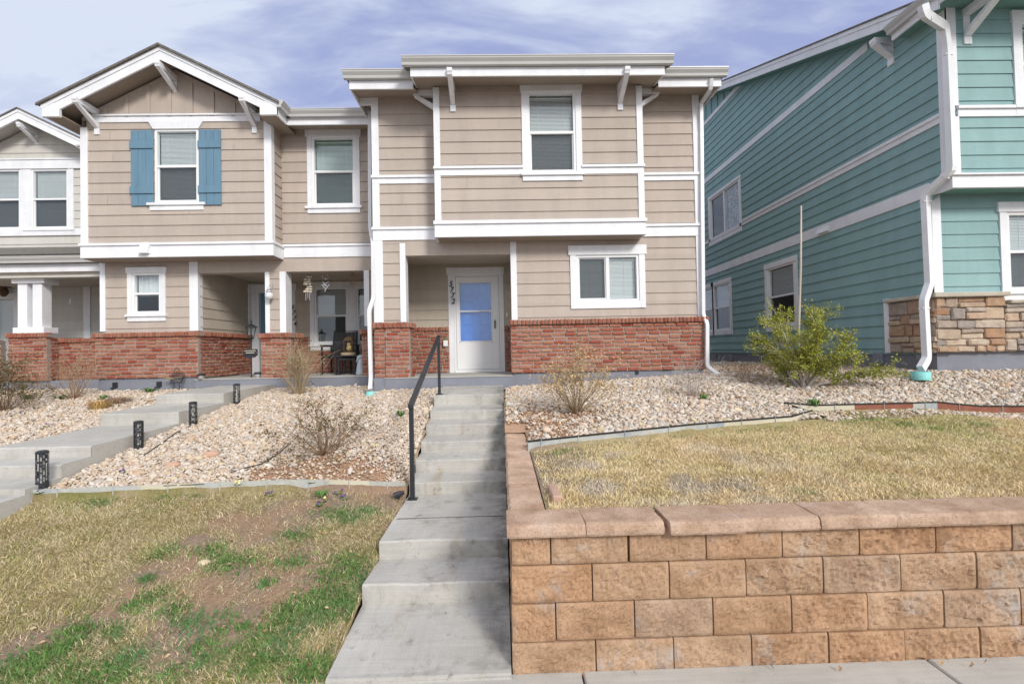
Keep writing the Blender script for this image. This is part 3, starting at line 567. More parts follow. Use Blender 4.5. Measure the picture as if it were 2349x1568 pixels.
# door
s=MB(TD); s.box(-5.86,-5.75,-.02,.03,1.40,3.36); s.box(-4.95,-4.83,-.02,.03,1.40,3.36); s.box(-5.87,-4.80,-.02,.04,3.36,3.50); part('door_casing',s,WHITE,B)
d=MB(TD); d.box(-5.75,-5.68,-.08,.02,1.40,3.36); d.box(-5.02,-4.95,-.08,.02,1.40,3.36); d.box(-5.68,-5.02,-.08,.02,3.3,3.36); sd=part('storm_door',d,VINYL,B)
d=MB(TD); d.box(-5.68,-5.02,-.12,-.07,1.42,3.3)
for z0,z1 in ((2.9,3.2),(2.3,2.8),(1.55,2.2)):
    for x0,x1 in ((-5.6,-5.4),(-5.3,-5.1)): d.cbox(x0,x1,-.08,-.055,z0,z1,.015)
ed=part('entry_door',d,PALEBLUE,B)
wm=MB(TD)
for k in range(60):
    a=random.uniform(0,6.28); r=random.uniform(.11,.20); c_=(-5.35+r*math.cos(a),-.03,2.55+r*math.sin(a)); dx,dz=random.uniform(-.05,.05),random.uniform(-.06,.06)
    wm.add([c_,(c_[0]+dx+.015,-.0,c_[2]+dz),(c_[0]+dx,.02,c_[2]+dz+.02)],[(0,1,2)])
w_=part('door_wreath',wm,mat('dried_wreath',[(.10,.08,.05),(.35,.3,.24),(.16,.17,.08)],island=True,rough=.9),loc=(-5.35,11.2,2.55)); tag(w_,'dried twig wreath hanging on the dull blue porch door','wreath')
digits(B,'5774',TD,-4.885,2.90,.14,.13); part('door_chime',MB(TD).cbox(-4.86,-4.82,.03,.06,2.08,2.22,.006),SILVER,B)

# ================================================================== pale grey townhouse at the left edge
D=thing('townhouse','pale greige townhouse with columned porch and twin upper windows at the far left','house',(-11,11.5,1.2),'row houses along the slope')
T=FRONT(11.5); RX,RZ,SL=-11.08,7.65,.5
w1=(-12.32,-11.45,4.96,6.41); w2=(-11.20,-10.33,4.96,6.41)
s=MB(T); g=lambda v:(max(-14.5,RX-(RZ-.16-v)/SL),min(-7.7,RX+(RZ-.16-v)/SL))
lap(s,-14.5,-7.7,3.7,7.7,holes=[w1,w2],urange=g,phase=.1); lap(s,-14.5,-8.0,1.4,3.72,holes=[(-12.15,-11.5,1.4,3.4)],phase=.06); part('siding',s,GREY,D)
s=MB(T); s.box(-14,-9.4,-.02,.05,6.41,6.62); s.box(-14,-9.6,-.02,.07,6.62,6.65); part('trim_band',s,WHITE,D)
window(D,T,*w1,trim=.12,head=0,sill=False,bottom=.12,tr=False); window(D,T,*w2,trim=.13,head=0,sill=True,bottom=0)
part('trim_band',MB(T).box(-11.45,-11.33,-.02,.031,4.96,6.41).box(-14,-9.9,-.02,.045,4.80,4.955).box(-14,-8,-.01,.03,4.40,4.52),WHITE,D)
s=MB()
def chev(mb,y0,y1,t0,t1,xl,xr):
    f=lambda x,t:(x,y0,RZ-SL*abs(x-RX)-t)
    mb.ext([f(xl,t0),f(RX,t0),f(RX,t1),f(xl,t1)],(0,y1-y0,0)); mb.ext([f(RX,t0),f(xr,t0),f(xr,t1),f(RX,t1)],(0,y1-y0,0))
chev(s,11.02,15,-.03,0,-13.6,-8.9); s.ext([(-15,9.52,3.93),(-15,11.5,4.53),(-15,11.5,4.45),(-15,9.6,3.86)],(7.28,0,0))
for k in range(8): s.ext([(-15,9.56+k*.24,3.94+k*.0725),(-15,9.8+k*.24,4.005+k*.0725),(-15,9.8+k*.24,4.0+k*.0725)],(7.28,0,0))
part('roof',s,SHINGLE,D)
s=MB(); chev(s,11.1,11.6,.08,.10,-13.5,-9); part('soffit',s,GREY,D)
s=MB(); chev(s,11.06,11.1,.02,.23,-13.55,-8.95); chev(s,11.045,11.06,.0,.07,-13.56,-8.94); s.box(-15,-7.72,9.66,9.72,3.60,3.76); part('fascia',s,WHITE,D)
s=MB(); gutter_x(s,-15,-7.73,9.62,3.765); part('gutter',s,GUTTER,D)
bracket(D,T,RX,7.34,.46,.3,foot=False); bracket(D,T,-9.72,6.84,.46,.3)
part('porch_ceiling',MB().box(-15,-7.73,9.72,11.5,3.56,3.60),TANLT,D); part('porch_header',MB().box(-15,-7.74,9.74,9.95,3.50,3.597),GREY,D)
for x in (-9.94,-9.64):
    s=MB(); s.box(x,x+.19,9.9,10.12,2.46,3.42); part('porch_column',s,WHITE,D,bevel=.006)
s=MB(); s.box(-10.02,-9.36,9.85,10.2,3.41,3.53); s.box(-10.0,-9.38,9.86,10.19,2.38,2.50); part('column_trim',s,WHITE,D,bevel=.006)
part('corner_board',MB(T).box(-9.98,-9.82,-.02,.03,2.2,3.56),WHITE,D)
FA,FB=FRONT(9.98),FRONT(10.25)
wains(D,[(FA,-10.12,-9.34,1.40,2.29),(FACER(-9.44),9.94,10.3,1.4,2.29)],[(FA,-10.16,-9.30,2.29,2.385,.15)])
wains(D,[(FRONT(10.88),-11.9,-11.2,1.40,2.2)],[(FRONT(10.88),-11.9,-11.2,2.2,2.28)]); wains(D,[(FB,-9.34,-7.75,1.40,2.18)],[(FB,-9.32,-7.75,2.18,2.27)])
part('foundation',MB().box(-15,-7.7,9.95,11.6,.9,1.40),FOUND,D)
d=MB(T); d.box(-12.26,-12.13,0,.03,1.4,3.42); d.box(-11.52,-11.38,0,.03,1.4,3.42); d.box(-12.3,-11.34,0,.04,3.42,3.56); part('door_casing',d,WHITE,D)
d=MB(T); d.box(-12.13,-12.03,-.06,.02,1.41,3.42); d.box(-11.62,-11.52,-.06,.02,1.41,3.42); d.box(-12.03,-11.62,-.06,.02,3.3,3.42); d.box(-12.03,-11.62,-.06,.02,1.41,1.6); sd=part('storm_door',d,VINYL,D); part('pane',MB(T).box(-12.03,-11.62,-.02,-.014,1.6,3.3),GLASS,sd); part('entry_door',MB(T).box(-12.1,-11.55,-.12,-.08,1.41,3.4),GREY,D)
s=MB(T); s.lathe((-12.3,.1,3.0),[(.05,.1),(.12,.02),(.03,0),(.10,-.02),(.08,-.18),(.03,-.2)],10) if 0 else None
p=W(8,665,Y=11.3); lm=MB(); lm.lathe((p.x,p.y,p.z),[(.02,.22),(.05,.17),(.16,.08),(.16,.07),(.06,.06),(.09,.0),(.10,-.06),(.05,-.14),(.01,-.16)],12); part('wall_lantern',lm,mat('bronze',[(.10,.06,.03)],rough=.5),D,smooth=True)

# ================================================================== teal house on the right
E_=thing('house','teal lap sided house with stacked stone base and white downspout at its corner','house',(6.65,7.05,1.2))
TL=FACEL(6.65); TU=FRONT(6.70); TF=FRONT(7.05); roofz=lambda Y:7.252+(Y-8.227)*.38
wu=(-14.57,-12.76,5.06,6.43); wa=(-14.48,-13.46,2.29,3.69); wb=(-11.50,-10.44,2.28,3.71); wl=(-15.7,-14.56,2.29,3.69)
s=MB(TL); ut=lambda v:(-17,min(-6.75 if v>4.07 else -7.1,-(8.227+(v-7.252)/.38)))
lap(s,-17,-6.7,1.63,8.87,holes=[wu,wa,wb,wl],urange=ut,phase=.1,t=.02)
wf=(7.80,9.1,2.58,3.80); wt=(7.72,9.0,5.27,6.52)
s.T=TU; lap(s,6.72,12,4.2,6.72,holes=[wt],phase=.05); s.T=TF; lap(s,6.75,12,2.55,4.1,holes=[wf],phase=.08); part('siding',s,TEAL,E_)
s=MB(TL); s.ext([(-17,.004,8.93),(-12.4,.004,8.93),(-17,.004,roofz(17))],(0,-.02,0))
for k in range(10):
    y=12.7+k*.4; s.box(-y-.03,-y+.03,.004,.03,8.93,roofz(y-.03)-.02)
part('gable_panel',s,TEAL,E_)
for v0,v1,e,l in ((8.875,8.985,-12.45,0),(7.045,7.185,-8.15,0),(5.10,5.24,-6.83,.05),(4.065,4.27,-7.05,0)):
    b=MB(TL); b.box(-17,e,-.01,.032,v0,v1-l)
    if l: b.box(-12.6,e,-.01,.055,v1-l,v1)
    part('trim_band',b,WHITE,E_)
part('corner_board',MB().box(6.615,6.66,6.67,6.84,4.24,6.72).box(6.615,6.75,6.665,6.70,4.24,5.11).box(6.615,6.75,6.665,6.70,5.27,6.72),WHITE,E_,bevel=.003)
part('corner_board',MB().box(6.615,6.66,7.02,7.16,2.58,4.07).box(6.615,6.76,7.015,7.05,2.58,4.07),WHITE,E_,bevel=.003)
s=MB(); s.box(6.60,12,6.655,6.70,4.06,4.24); s.box(6.60,6.65,6.70,7.05,4.06,4.24); s.box(6.56,12,6.62,6.70,4.24,4.265); part('trim_band',s,WHITE,E_,bevel=.003)
s=MB(); s.box(6.655,12,6.71,7.05,4.09,4.12); part('bump_out_soffit',s,TEALSOF,E_)
band(TU,E_,6.74,12,5.11,5.265)
window(E_,TL,*wu,kind='slider',trim=.10,head=.08,ext=0,sill=False,bottom=.085,blind=None,curtain=(LACE,-13.62,-12.82,5.1,6.40))
for q in (wa,wl,wb): window(E_,TL,*q,trim=.12,head=.12,ext=.0,sill=False,bottom=.12,cover=.5)
window(E_,TU,*wt,trim=.11,head=.15,ext=.02,sill=True); window(E_,TF,*wf,trim=.115,head=.15,ext=.03,sill=True)
s=MB(); s.ext([(6.30,6.35,roofz(6.35)+.19),(6.30,19,roofz(19)+.19),(6.30,19,roofz(19)+.222),(6.30,6.35,roofz(6.35)+.222)],(9,0,0))
s.ext([(6.24,5.9,6.87),(12,5.9,9.6),(12,5.9,9.5),(6.3,5.9,6.86)],(0,1.46,0)); part('roof',s,SHINGLE,E_)
s=MB(); s.ext([(6.33,6.5,roofz(6.5)-.02),(6.33,18,roofz(18)-.02),(6.33,18,roofz(18)+.19),(6.33,6.5,roofz(6.5)+.19)],(.03,0,0)); s.ext([(6.315,6.5,roofz(6.5)+.12),(6.315,18,roofz(18)+.12),(6.315,18,roofz(18)+.192),(6.315,6.5,roofz(6.5)+.192)],(.016,0,0))
s.box(6.35,6.38,5.92,7.32,6.66,6.76); s.ext([(6.36,5.90,6.64),(12,5.90,9.2),(12,5.90,9.42),(6.36,5.90,6.84)],(0,.03,0)); part('fascia',s,WHITE,E_)
s=MB(); gutter_y(s,5.88,7.33,6.35,6.755,-1); part('gutter',s,GUTTER,E_)
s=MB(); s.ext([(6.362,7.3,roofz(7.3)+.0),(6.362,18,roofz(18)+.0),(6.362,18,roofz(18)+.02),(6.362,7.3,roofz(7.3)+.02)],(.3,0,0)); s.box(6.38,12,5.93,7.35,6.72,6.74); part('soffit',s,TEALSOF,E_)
bracket(E_,TL,-7.67,6.92,.34,.33,wd=.12); bracket(E_,TU,6.93,6.71,.60,.42,wd=.11)
# stone
b=MB(TF); mo=MB(TF)
def stones(T_,u0,u1,v0,v1,step=None):
    b.T=mo.T=T_; mo.box(u0+.005,u1-.005,-.02,.05,v0+.003,v1-.003); z=v0
    while z<v1-.03:
        hh=min(random.choice((.10,.13,.16,.19)),v1-z); hh=v1-z if v1-z-hh<.07 else hh; u=u0
        while u<u1-.02:
            l=random.uniform(.14,.42); l=u1-u if u1-u-l<.12 else l
            if random.random()<.35 and hh>.15:
                k=hh*random.uniform(.4,.6)
                for a,c_ in ((z,z+k),(z+k,z+hh)): b.cbox(u+.006,u+l-.006,.02,.085+random.uniform(-.015,.025),a+.006,c_-.006,.016,.008)
            else: b.cbox(u+.006,u+l-.006,.02,.085+random.uniform(-.015,.025),z+.006,z+hh-.006,.018,.009)
            u+=l
        z+=hh
stones(TF,6.58,7.66,1.66,2.50); stones(TF,7.66,9.25,1.66,2.39); stones(TF,9.25,12,1.66,2.50); stones(TL,-7.84,-6.98,1.66,2.50)
part('stone_veneer',b,STONE,E_); part('mortar',mo,MORTAR,E_)
s=MB(TF); s.cbox(6.52,7.70,-.02,.14,2.50,2.565,.012,.004); s.cbox(7.705,9.215,-.02,.13,2.39,2.443,.012,.004); s.cbox(9.22,12,-.02,.14,2.50,2.565,.012,.004); s.T=TL; s.cbox(-7.86,-7.192,-.02,.14,2.50,2.565,.012,.004); part('stone_sill_course',s,STONECAP,E_)
part('corner_board',MB(TL).box(-7.95,-7.845,-.01,.06,1.66,2.58),WHITE,E_)
part('foundation',MB().box(6.66,14,7.06,16.9,.9,1.66),FOUND,E_); 
for p in ((1195,1150,.10,.11),(1465,1145,.07,.06),(265,1145,.10,.10),(165,1140,.07,.09)):
    q=W((2750+p[0]*.6376)/1.7437,(700+p[1]*.6376)/1.7437,X=6.62); part('foundation_vent',MB(TL).cbox(-q.y-p[2],-q.y+p[2],-.02,.06,q.z-p[3],q.z+p[3],.015),FOUND,E_)
q=W(1890,530,X=6.62); s=MB(TL); s.ext([(-q.y-.14,.03,q.z-.02),(-q.y-.14,.12,q.z-.04),(-q.y-.14,.05,q.z+.07),(-q.y-.14,.03,q.z+.07)],(.28,0,0)); part('vent_hood',s,VINYL,E_)
ds=downspout(E_,[W(2117,12,Y=6.25),W(2122,34,Y=6.27),W(2166,62,Y=6.56),W(2172,110,Y=6.59),W(2184,390,Y=6.59),W(2122,446,Y=6.95),W(2132,650,Y=6.95),W(2119,690,Y=6.90),W(2126,822,Y=6.88),W(2112,846,Y=6.78)],wd=.115,dp=.085)
p=W(2112,858,Y=6.78); ad=MB(); ad.lathe((p.x,p.y,p.z-.08),[(.115,0),(.12,.12),(.105,.12),(.10,.05)],18,cap=False); ad.lathe((p.x,p.y,p.z-.02),[(.105,0),(.105,.01)],18); part('drain_adapter',ad,TEALPL,ds,smooth=True)
# ================================================================== ground, paving, steps
s=MB(); ys=[-300,-1.2,1.2,2.6,4.4,9,20,400]; zs=[-.35,-.35,-.2,-.14,.05,.75,1.1,1.1]; xs=[-400,-14,14,400]
s.add([(x,y,z) for y,z in zip(ys,zs) for x in xs],[(j*4+i,j*4+i+1,j*4+i+5,j*4+i+4) for j in range(7) for i in range(3)]); struct('ground',s,EARTH)
s=MB(); s.box(-60,60,-9,-.35,-.3,-.16); struct('road',s,ASPH)
s=MB(); s.cbox(-60,60,-.35,-.15,-.3,-.01,.015); struct('kerb',s,CONC2)
s=MB(); x=-22.0
joints=sorted([-1.6,.42,2.42,4.3,6.2,8.1,10,12,-3.5,-5.4,-7.3,-9.2,-11,-13,-15,-18,14,17,20])
pts=[-22]+joints+[22]
for a,b_ in zip(pts[:-1],pts[1:]): s.cbox(a+.006,b_-.006,-.145,2.705,-.12,0,.008)
struct('sidewalk',s,CONC2)
ST=thing('concrete_steps','long straight flight of concrete steps climbing to the white storm door','steps',(-.5,2.66,0),'entry steps on the slope')
prof=[(2.66,-.1),(2.66,.02),(2.675,.03),(3.355,.068),(3.355,.195),(3.37,.205),(3.82,.178),(3.82,.312),(3.835,.322),(5.05,.322),(5.05,.437),(5.065,.447),(5.44,.457),(5.44,.582),(5.455,.592),(5.83,.6),(5.83,.717),(5.845,.727),(6.22,.748),(6.22,.86),(6.235,.87),(6.61,.89),(6.61,.995),(6.625,1.005),(7.0,1.035),(7.0,1.18),(7.015,1.19),(8.125,1.235),(8.125,-.1)]
pf=[]
for i,(y,z) in enumerate(prof): pf.append((y,z))
cuts=[(2.66,3.36),(3.36,3.83),(3.83,5.06)]
def stepmesh(x0,x1,pf,ov=0):
    m=MB(); n=60; n_=len(pf)
    for k in range(n):
        a=x0+(x1-x0)*k/n; b_=x0+(x1-x0)*(k+1)/n
        m.add([(a,y,z) for y,z in pf[:-1]]+[(b_,y,z) for y,z in pf[:-1]],[(i,i+1,n_-1+i+1,n_-1+i) for i in range(n_-2)])
    m.add([(x0,y,z) for y,z in pf],[tuple(range(n_))]); m.add([(x1,y,z) for y,z in pf],[tuple(range(n_))])
    for i,v in enumerate(m.v[:-2*n_]):
        m.v[i]=(v[0],v[1]+.008*(noise.noise(Vector((v[0]*3,v[1]*7,v[2]*9))))+.006*noise.noise(Vector((v[0]*19,v[1]*17,v[2]*9))),v[2]+.006*noise.noise(Vector((v[0]*4+5,v[1]*5,v[2])))+.004*noise.noise(Vector((v[0]*23,v[1]*9,v[2]*5))))
    return m
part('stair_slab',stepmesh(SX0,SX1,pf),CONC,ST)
j=MB(); j.box(SX0+.03,SX1-.03,4.32,4.33,.3225,.3265); part('tooled_joint',j,mat('joint_dark_line',[(.16,.15,.14)],rough=.95),ST)  # thin dark strip marks the tooled joint across the landing
part('threshold_strip',MB().box(SX0+.02,SX1,2.66,2.69,.012,.0335).box(SX0+.04,.02,2.655,2.67,-.05,.012),concretemat('old_concrete',1.3),ST)
LS=thing('concrete_steps','broad concrete steps with deep treads beside the black path lights on the left','steps',(-4.9,2.7,0),'entry steps on the slope')
pf=[(2.62,-.2),(2.62,.10),(3.05,.115),(3.05,.24),(3.35,.25),(3.35,.375),(3.7,.385),(3.7,.51),(4.15,.52),(4.15,.60),(4.4,.61),(4.4,.66),(4.75,.67),(4.75,.785),(4.765,.795),(5.09,.80),(5.09,.90),(5.105,.912),(6.44,.935),(6.44,1.08),(6.455,1.09),(7.46,1.105),(7.46,1.24),(7.475,1.25),(9.13,1.27),(9.13,-.2)]
part('stair_slab',stepmesh(LX0,LX1,pf),CONC2,LS)
# ---- terrain sheets with stored albedo
def fbm(x,y,s,o=4,seed=0):
    r=np.zeros_like(x); a=1; f=s; t=0
    g=np.random.default_rng(seed); 
    for k in range(o):
        n=64; tab=g.random((n,n)); u=(x*f)%n; v=(y*f)%n; i=u.astype(int); j=v.astype(int); fu=u-i; fv=v-j; fu=fu*fu*(3-2*fu); fv=fv*fv*(3-2*fv)
        i1=(i+1)%n; j1=(j+1)%n; i=i%n; j=j%n
        r+=a*(tab[i,j]*(1-fu)*(1-fv)+tab[i1,j]*fu*(1-fv)+tab[i,j1]*(1-fu)*fv+tab[i1,j1]*fu*fv); t+=a; a*=.5; f*=2.03
    return r/t
def lerp(a,b,t): t=np.clip(t,0,1)[...,None]; return np.asarray(a)*(1-t)+np.asarray(b)*t
def blobs(x,y,L,r):
    m=np.zeros_like(x)
    for q in L:
        p=G(q[0],q[1]); rr=r*(q[2] if len(q)>2 else 1); m=np.maximum(m,np.exp(-((x-p.x)**2+(y-p.y)**2)/(2*rr*rr)))
    return m
s3=lambda l:[(a*.6811/1.7437,(1900+b_*.6811)/1.7437,*c) for a,b_,*c in l]
WEED=s3([(2080,560,1),(2100,640,1),(2060,800,1.2),(1900,830,1.2),(1700,900,1.2),(1850,720,1),(1930,1190,1),(1600,1100,1),(1480,1120,1),(560,1190,1.2),(330,1180,1.2),(180,1180,1),(590,165,.8),(960,455),(1250,440),(1400,520,1.3),(1730,370,1.2),(1960,225,1.2),(2150,215),(2060,255),(2040,510,1.2),(1700,520),(1950,600,1.3),(2040,730,1.5),(1960,760),(1760,780,1.3),(1660,840),(1570,990,1.5),(1500,1020),(900,725),(790,780,.7),(380,1010),(280,1060),(150,1110,1.2),(40,1190,1.2),(1190,1000),(1300,870),(1130,865,.8),(1010,800,.8),(680,920,.8),(450,915,.8),(680,1160,1.2),(760,1080),(1030,1180),(1900,1130,1.2),(700,1190),(420,1205),(1150,65),(950,95,.7),(1810,1150),(1300,510),(1800,1160,.8),(1230,1090,.8),(1560,640,.5),(860,620,.5),(1440,900,.4)])
BARE=s3([(1500,600,2),(1300,700,2),(1700,520,1.6),(1750,620,1.8),(1200,850,1.6),(1150,950,1.2),(1050,540,1),(1150,400,.8),(1600,300,1.8),(1780,200,1.8),(2100,120,2.2),(2250,130,1.8),(1900,140,1.6),(900,590,1),(600,870,.9),(250,990,1),(100,1030,1),(780,740,.9),(1400,830,1.4),(1350,270,1.0),(2330,300,.7),(2150,600,.6)])
def lawncol(x,y,low):
    n1=fbm(x,y,2.2,4,1); n2=fbm(x,y,9,4,2); n3=fbm(x+3,y*.5,1.1,3,3)
    if low:
        c=lerp((.50,.40,.20),(.36,.34,.12),(n1-.42)*3.2); c=lerp(c,(.62,.51,.33),(n2-.52)*3)
    else:
        c=lerp((.64,.49,.27),(.52,.43,.20),(n1-.42)*3); c=lerp(c,(.74,.61,.39),(n2-.5)*3)
        c=lerp(c,(.42,.39,.15),(n3-.50)*5*np.clip((x-1.5)/3,0,1)); c=lerp(c,(.50,.43,.34),(fbm(x,y,3,3,8)-.5)*6*np.clip(1.4-np.hypot(x-1.0,y-3.6)/1.1,0,1))
    return c
def sheet(name,x0,x1,ya,yb,nx,ny,colf,dz=0,rough=.01):
    u=np.linspace(0,1,nx); v=np.linspace(0,1,ny); U,V=np.meshgrid(u,v); X=x0+(x1-x0)*U
    fa=ya(X) if callable(ya) else ya; fb=yb(X) if callable(yb) else yb; Y=fa+(fb-fa)*V
    Z=h(X,Y)+dz+rough*(fbm(X,Y,6,5,5)-.5)*2
    P=np.stack([X,Y,Z],-1).reshape(-1,3); c=colf(X.ravel(),Y.ravel())
    i=np.arange((ny-1)*nx).reshape(ny-1,nx)[:,:-1].ravel(); L=np.stack([i,i+1,i+nx+1,i+nx],1)
    o=rawmesh(name,P,L.ravel(),np.arange(len(L))*4,SOILM,c,True); o['kind']='structure'; return o
def soilmix(x,y):
    c=lawncol(x,y,True)*.55; b=blobs(x,y,BARE,.15); n=fbm(x,y,5,4,9)
    return lerp(c,lerp((.32,.21,.135),(.26,.19,.14),(n-.3)*2.5),(b-.18)*2.2+(n-.5))
sheet('lawn',LX1+.0,SX0,2.66,lambda x:edgeL(x)-.0,170,130,soilmix,rough=.014)
sheet('lawn',.26,12,2.90,edgeR,330,90,lambda x,y:lerp(lawncol(x,y,False)*.55,(.25,.19,.14),(blobs(x,y,[(1235,1080,1.5),(1262,1050,1.8),(1270,1100,1.2)],.2)-.3)*2),rough=.012)
MUL=[(1235,945,1.6),(1290,970,1.6),(1320,950,1.3),(1200,985,1.4),(1260,1000,1.2),(1600,905,1.0),(690,900,.8),(720,925,1),(745,1055,1.1),(690,1075,1.3),(800,1080,1.5),(740,1095,1.2),(620,1090,1),(860,1095,1),(380,915,1),(430,905,.8),(120,1010,1),(2050,950,1),(2250,960,1.2),(1970,950,1)]
gc=lambda x,y: lerp(lerp((.42,.33,.24),(.36,.27,.19),fbm(x,y,4,4,4)),(.42,.27,.18),(blobs(x,y,MUL,.24)-.3)*2)
sheet('garden_bed',LX1,SX0,lambda x:edgeL(x)+.012,9.15,110,120,gc,dz=-.02,rough=.02)
sheet('garden_bed',SX1,.26,5.5,8.3,8,90,gc,dz=-.02,rough=.01)
sheet('garden_bed',.26,16,lambda x:edgeR(x)+.012,lambda x:np.where(x>3.55,17,8.3),260,200,lambda x,y:lerp(gc(x,y),(.20,.12,.075),np.clip((y-6.6)*1.5,0,1)*np.clip((x-3.5)*2,0,1)*np.clip((6.0-x)*1.2,0,1)),dz=-.02,rough=.02)
sheet('garden_bed',-16,LX0,2.7,10,110,90,gc,dz=-.02,rough=.02)
# ---- gravel: real pebbles
DIR=np.array([(i,j,k) for i in (-1,0,1) for j in (-1,0,1) for k in (-1,0,1) if (i,j,k)!=(0,0,0)],float); IDX={tuple(int(q) for q in d):n for n,d in enumerate(DIR)}
Q=[]
for a in range(3):
    o=[i for i in range(3) if i!=a]
    for sg in (-1,1):
        for p in (-1,0):
            for q in (-1,0):
                f=[]
                for dp,dq in ((0,0),(1,0),(1,1),(0,1)):
                    t=[0,0,0]; t[a]=sg; t[o[0]]=p+dp; t[o[1]]=q+dq; f.append(IDX[tuple(t)])
                Q.append(f if sg*(1 if a!=1 else -1)>0 else f[::-1])
Q=np.array(Q); DIRN=DIR/np.linalg.norm(DIR,axis=1)[:,None]
PAL=np.array([(.62,.56,.48),(.55,.46,.36),(.66,.62,.57),(.52,.36,.24),(.60,.48,.36),(.48,.46,.43),(.70,.67,.62),(.56,.42,.32),(.52,.46,.38),(.44,.43,.43),(.58,.50,.30)])
PW_=np.array([.16,.15,.13,.08,.13,.08,.08,.05,.08,.03,.03]); PW_/=PW_.sum()
def pebbles(name,px,py,size,colr,label,zoff=None,flat=.62):
    n=len(px); a=rng.uniform(0,2*math.pi,n); tx=rng.normal(0,.32,n); ty=rng.normal(0,.32,n)
    sc=np.stack([size*rng.uniform(.85,1.35,n),size*rng.uniform(.65,1.0,n),size*rng.uniform(flat-.15,flat+.15,n)],1)*.5
    V=DIRN[None]*(1+rng.uniform(-.16,.12,(n,26,1)))*sc[:,None]
    ca,sa=np.cos(a)[:,None],np.sin(a)[:,None]
    x=V[...,0]*ca-V[...,1]*sa; y=V[...,0]*sa+V[...,1]*ca; z=V[...,2]+x*tx[:,None]+y*ty[:,None]
    pz=h(px,py)+(zoff if zoff is not None else 0)+sc[:,2]*.35
    P=np.stack([x+px[:,None],y+py[:,None],z+pz[:,None]],-1)
    L=(Q[None]+(np.arange(n)*26)[:,None,None]).reshape(-1); C=np.repeat(colr[:,None],26,1).reshape(-1,3)
    o=rawmesh(name,P.reshape(-1,3),L,np.arange(n*24)*4,ALB,C,True); return tag(o,label,'gravel',None,'stuff')
def scatter(x0,x1,y0,y1,d):
    nx=int((x1-x0)/d); ny=int((y1-y0)/d); X,Y=np.meshgrid(np.arange(nx),np.arange(ny)); X=X.ravel(); Y=Y.ravel()
    return x0+(X+rng.uniform(0,1,len(X)))*d, y0+(Y+rng.uniform(0,1,len(Y)))*d
def gravel(name,label,x0,x1,y0,y1,keep,d=.0265,warm=0.0,big=1.0):
    a=[scatter(x0,x1,y0,y1,d) for _ in range(2)]; px=np.concatenate([q[0] for q in a]); py=np.concatenate([q[1] for q in a])
    m=keep(px,py); px,py=px[m],py[m]; n=len(px)
    mu=blobs(px,py,MUL,.24); size=np.clip(rng.lognormal(math.log(.027*big),.42,n),.011,.10); chip=rng.random(n)<np.clip(mu*1.1-.15,0,.85); size=np.where(chip,size*.45,size)
    c=PAL[rng.choice(len(PAL),n,p=PW_)]*rng.uniform(.86,1.12,(n,1)); c=c*(1-warm)+warm*np.array((.66,.51,.385))*rng.uniform(.65,1.2,(n,1))
    c[chip]=(np.array((.58,.38,.25))*rng.uniform(.5,1.3,(n,1))*rng.uniform(.9,1.1,(n,3)))[chip]
    k=~(chip&(rng.random(n)<.15)); zo=rng.uniform(-.012,.012,n)
    return pebbles(name,px[k],py[k],size[k],np.clip(c[k],0,.8),label,zo[k])
gravel('gravel','cream and tan river pebbles covering the sloped bed between the two flights of steps',LX1+.02,SX0-.02,4.4,9.12,lambda x,y:(y>edgeL(x)+.03)&(y<np.where(x>-2.2,8.1,9.1)),warm=.34)
gravel('gravel','whitish river pebbles covering the bed under the brick wall and beside the teal house',SX1+.03,9.4,4.6,13.0,lambda x,y:(y>edgeR(x)+.03)&(y<np.where(x<3.6,8.22,14))&~((x>6.6)&(y>7.02))&((y<9.5)|(rng.random(len(x))<.5))&~((x<.27)&(y<5.6)),d=.0315,warm=.25,big=1.12)
gravel('gravel','buff river pebbles left of the broad concrete steps at the far left',-11.5,LX0-.02,3.6,9.9,lambda x,y:(y<np.where(x>-7.8,9.15,9.9))&(x<LX0),d=.037,warm=.35,big=1.1)
gravel('gravel','flat thin line of pebbles and chips at the back edge of the upper lawn',3.7,10.5,5.1,5.82,lambda x,y:(y>edgeG(x)+.02+.06*np.sin(x*5))&(y<edgeR(x)-.02),d=.04,warm=.3)
# ---- grass
def blades(name,label,px,py,ht,colr,lean,wid,kind='stuff',cat='grass',flop=None):
    n=len(px); a=rng.uniform(0,2*math.pi,n); bz=h(px,py)-.004; w=wid*rng.uniform(.7,1.3,n)*.5
    la=rng.uniform(0,2*math.pi,n) if flop is None else rng.normal(0,1.5,n)+flop; l1=ht*lean*.35; l2=ht*lean; hh=ht*np.sqrt(np.clip(1-lean**2*.8,.06,1))
    dx,dy=np.cos(la),np.sin(la); wx,wy=np.cos(a)*w,np.sin(a)*w
    P=np.empty((n,5,3)); P[:,0]=np.stack([px-wx,py-wy,bz],1); P[:,1]=np.stack([px+wx,py+wy,bz],1)
    P[:,2]=np.stack([px+wx*.8+dx*l1,py+wy*.8+dy*l1,bz+hh*.6],1); P[:,3]=np.stack([px-wx*.8+dx*l1,py-wy*.8+dy*l1,bz+hh*.6],1); P[:,4]=np.stack([px+dx*l2,py+dy*l2,bz+hh],1)
    base=np.arange(n)*5; L=np.stack([base,base+1,base+2,base+3,base+3,base+2,base+4],1).ravel(); st=np.stack([np.arange(n)*7,np.arange(n)*7+4],1).ravel()
    o=rawmesh(name,P.reshape(-1,3),L,st,GRASSM,np.repeat(colr[:,None],5,1).reshape(-1,3)); return tag(o,label,cat,None,kind)
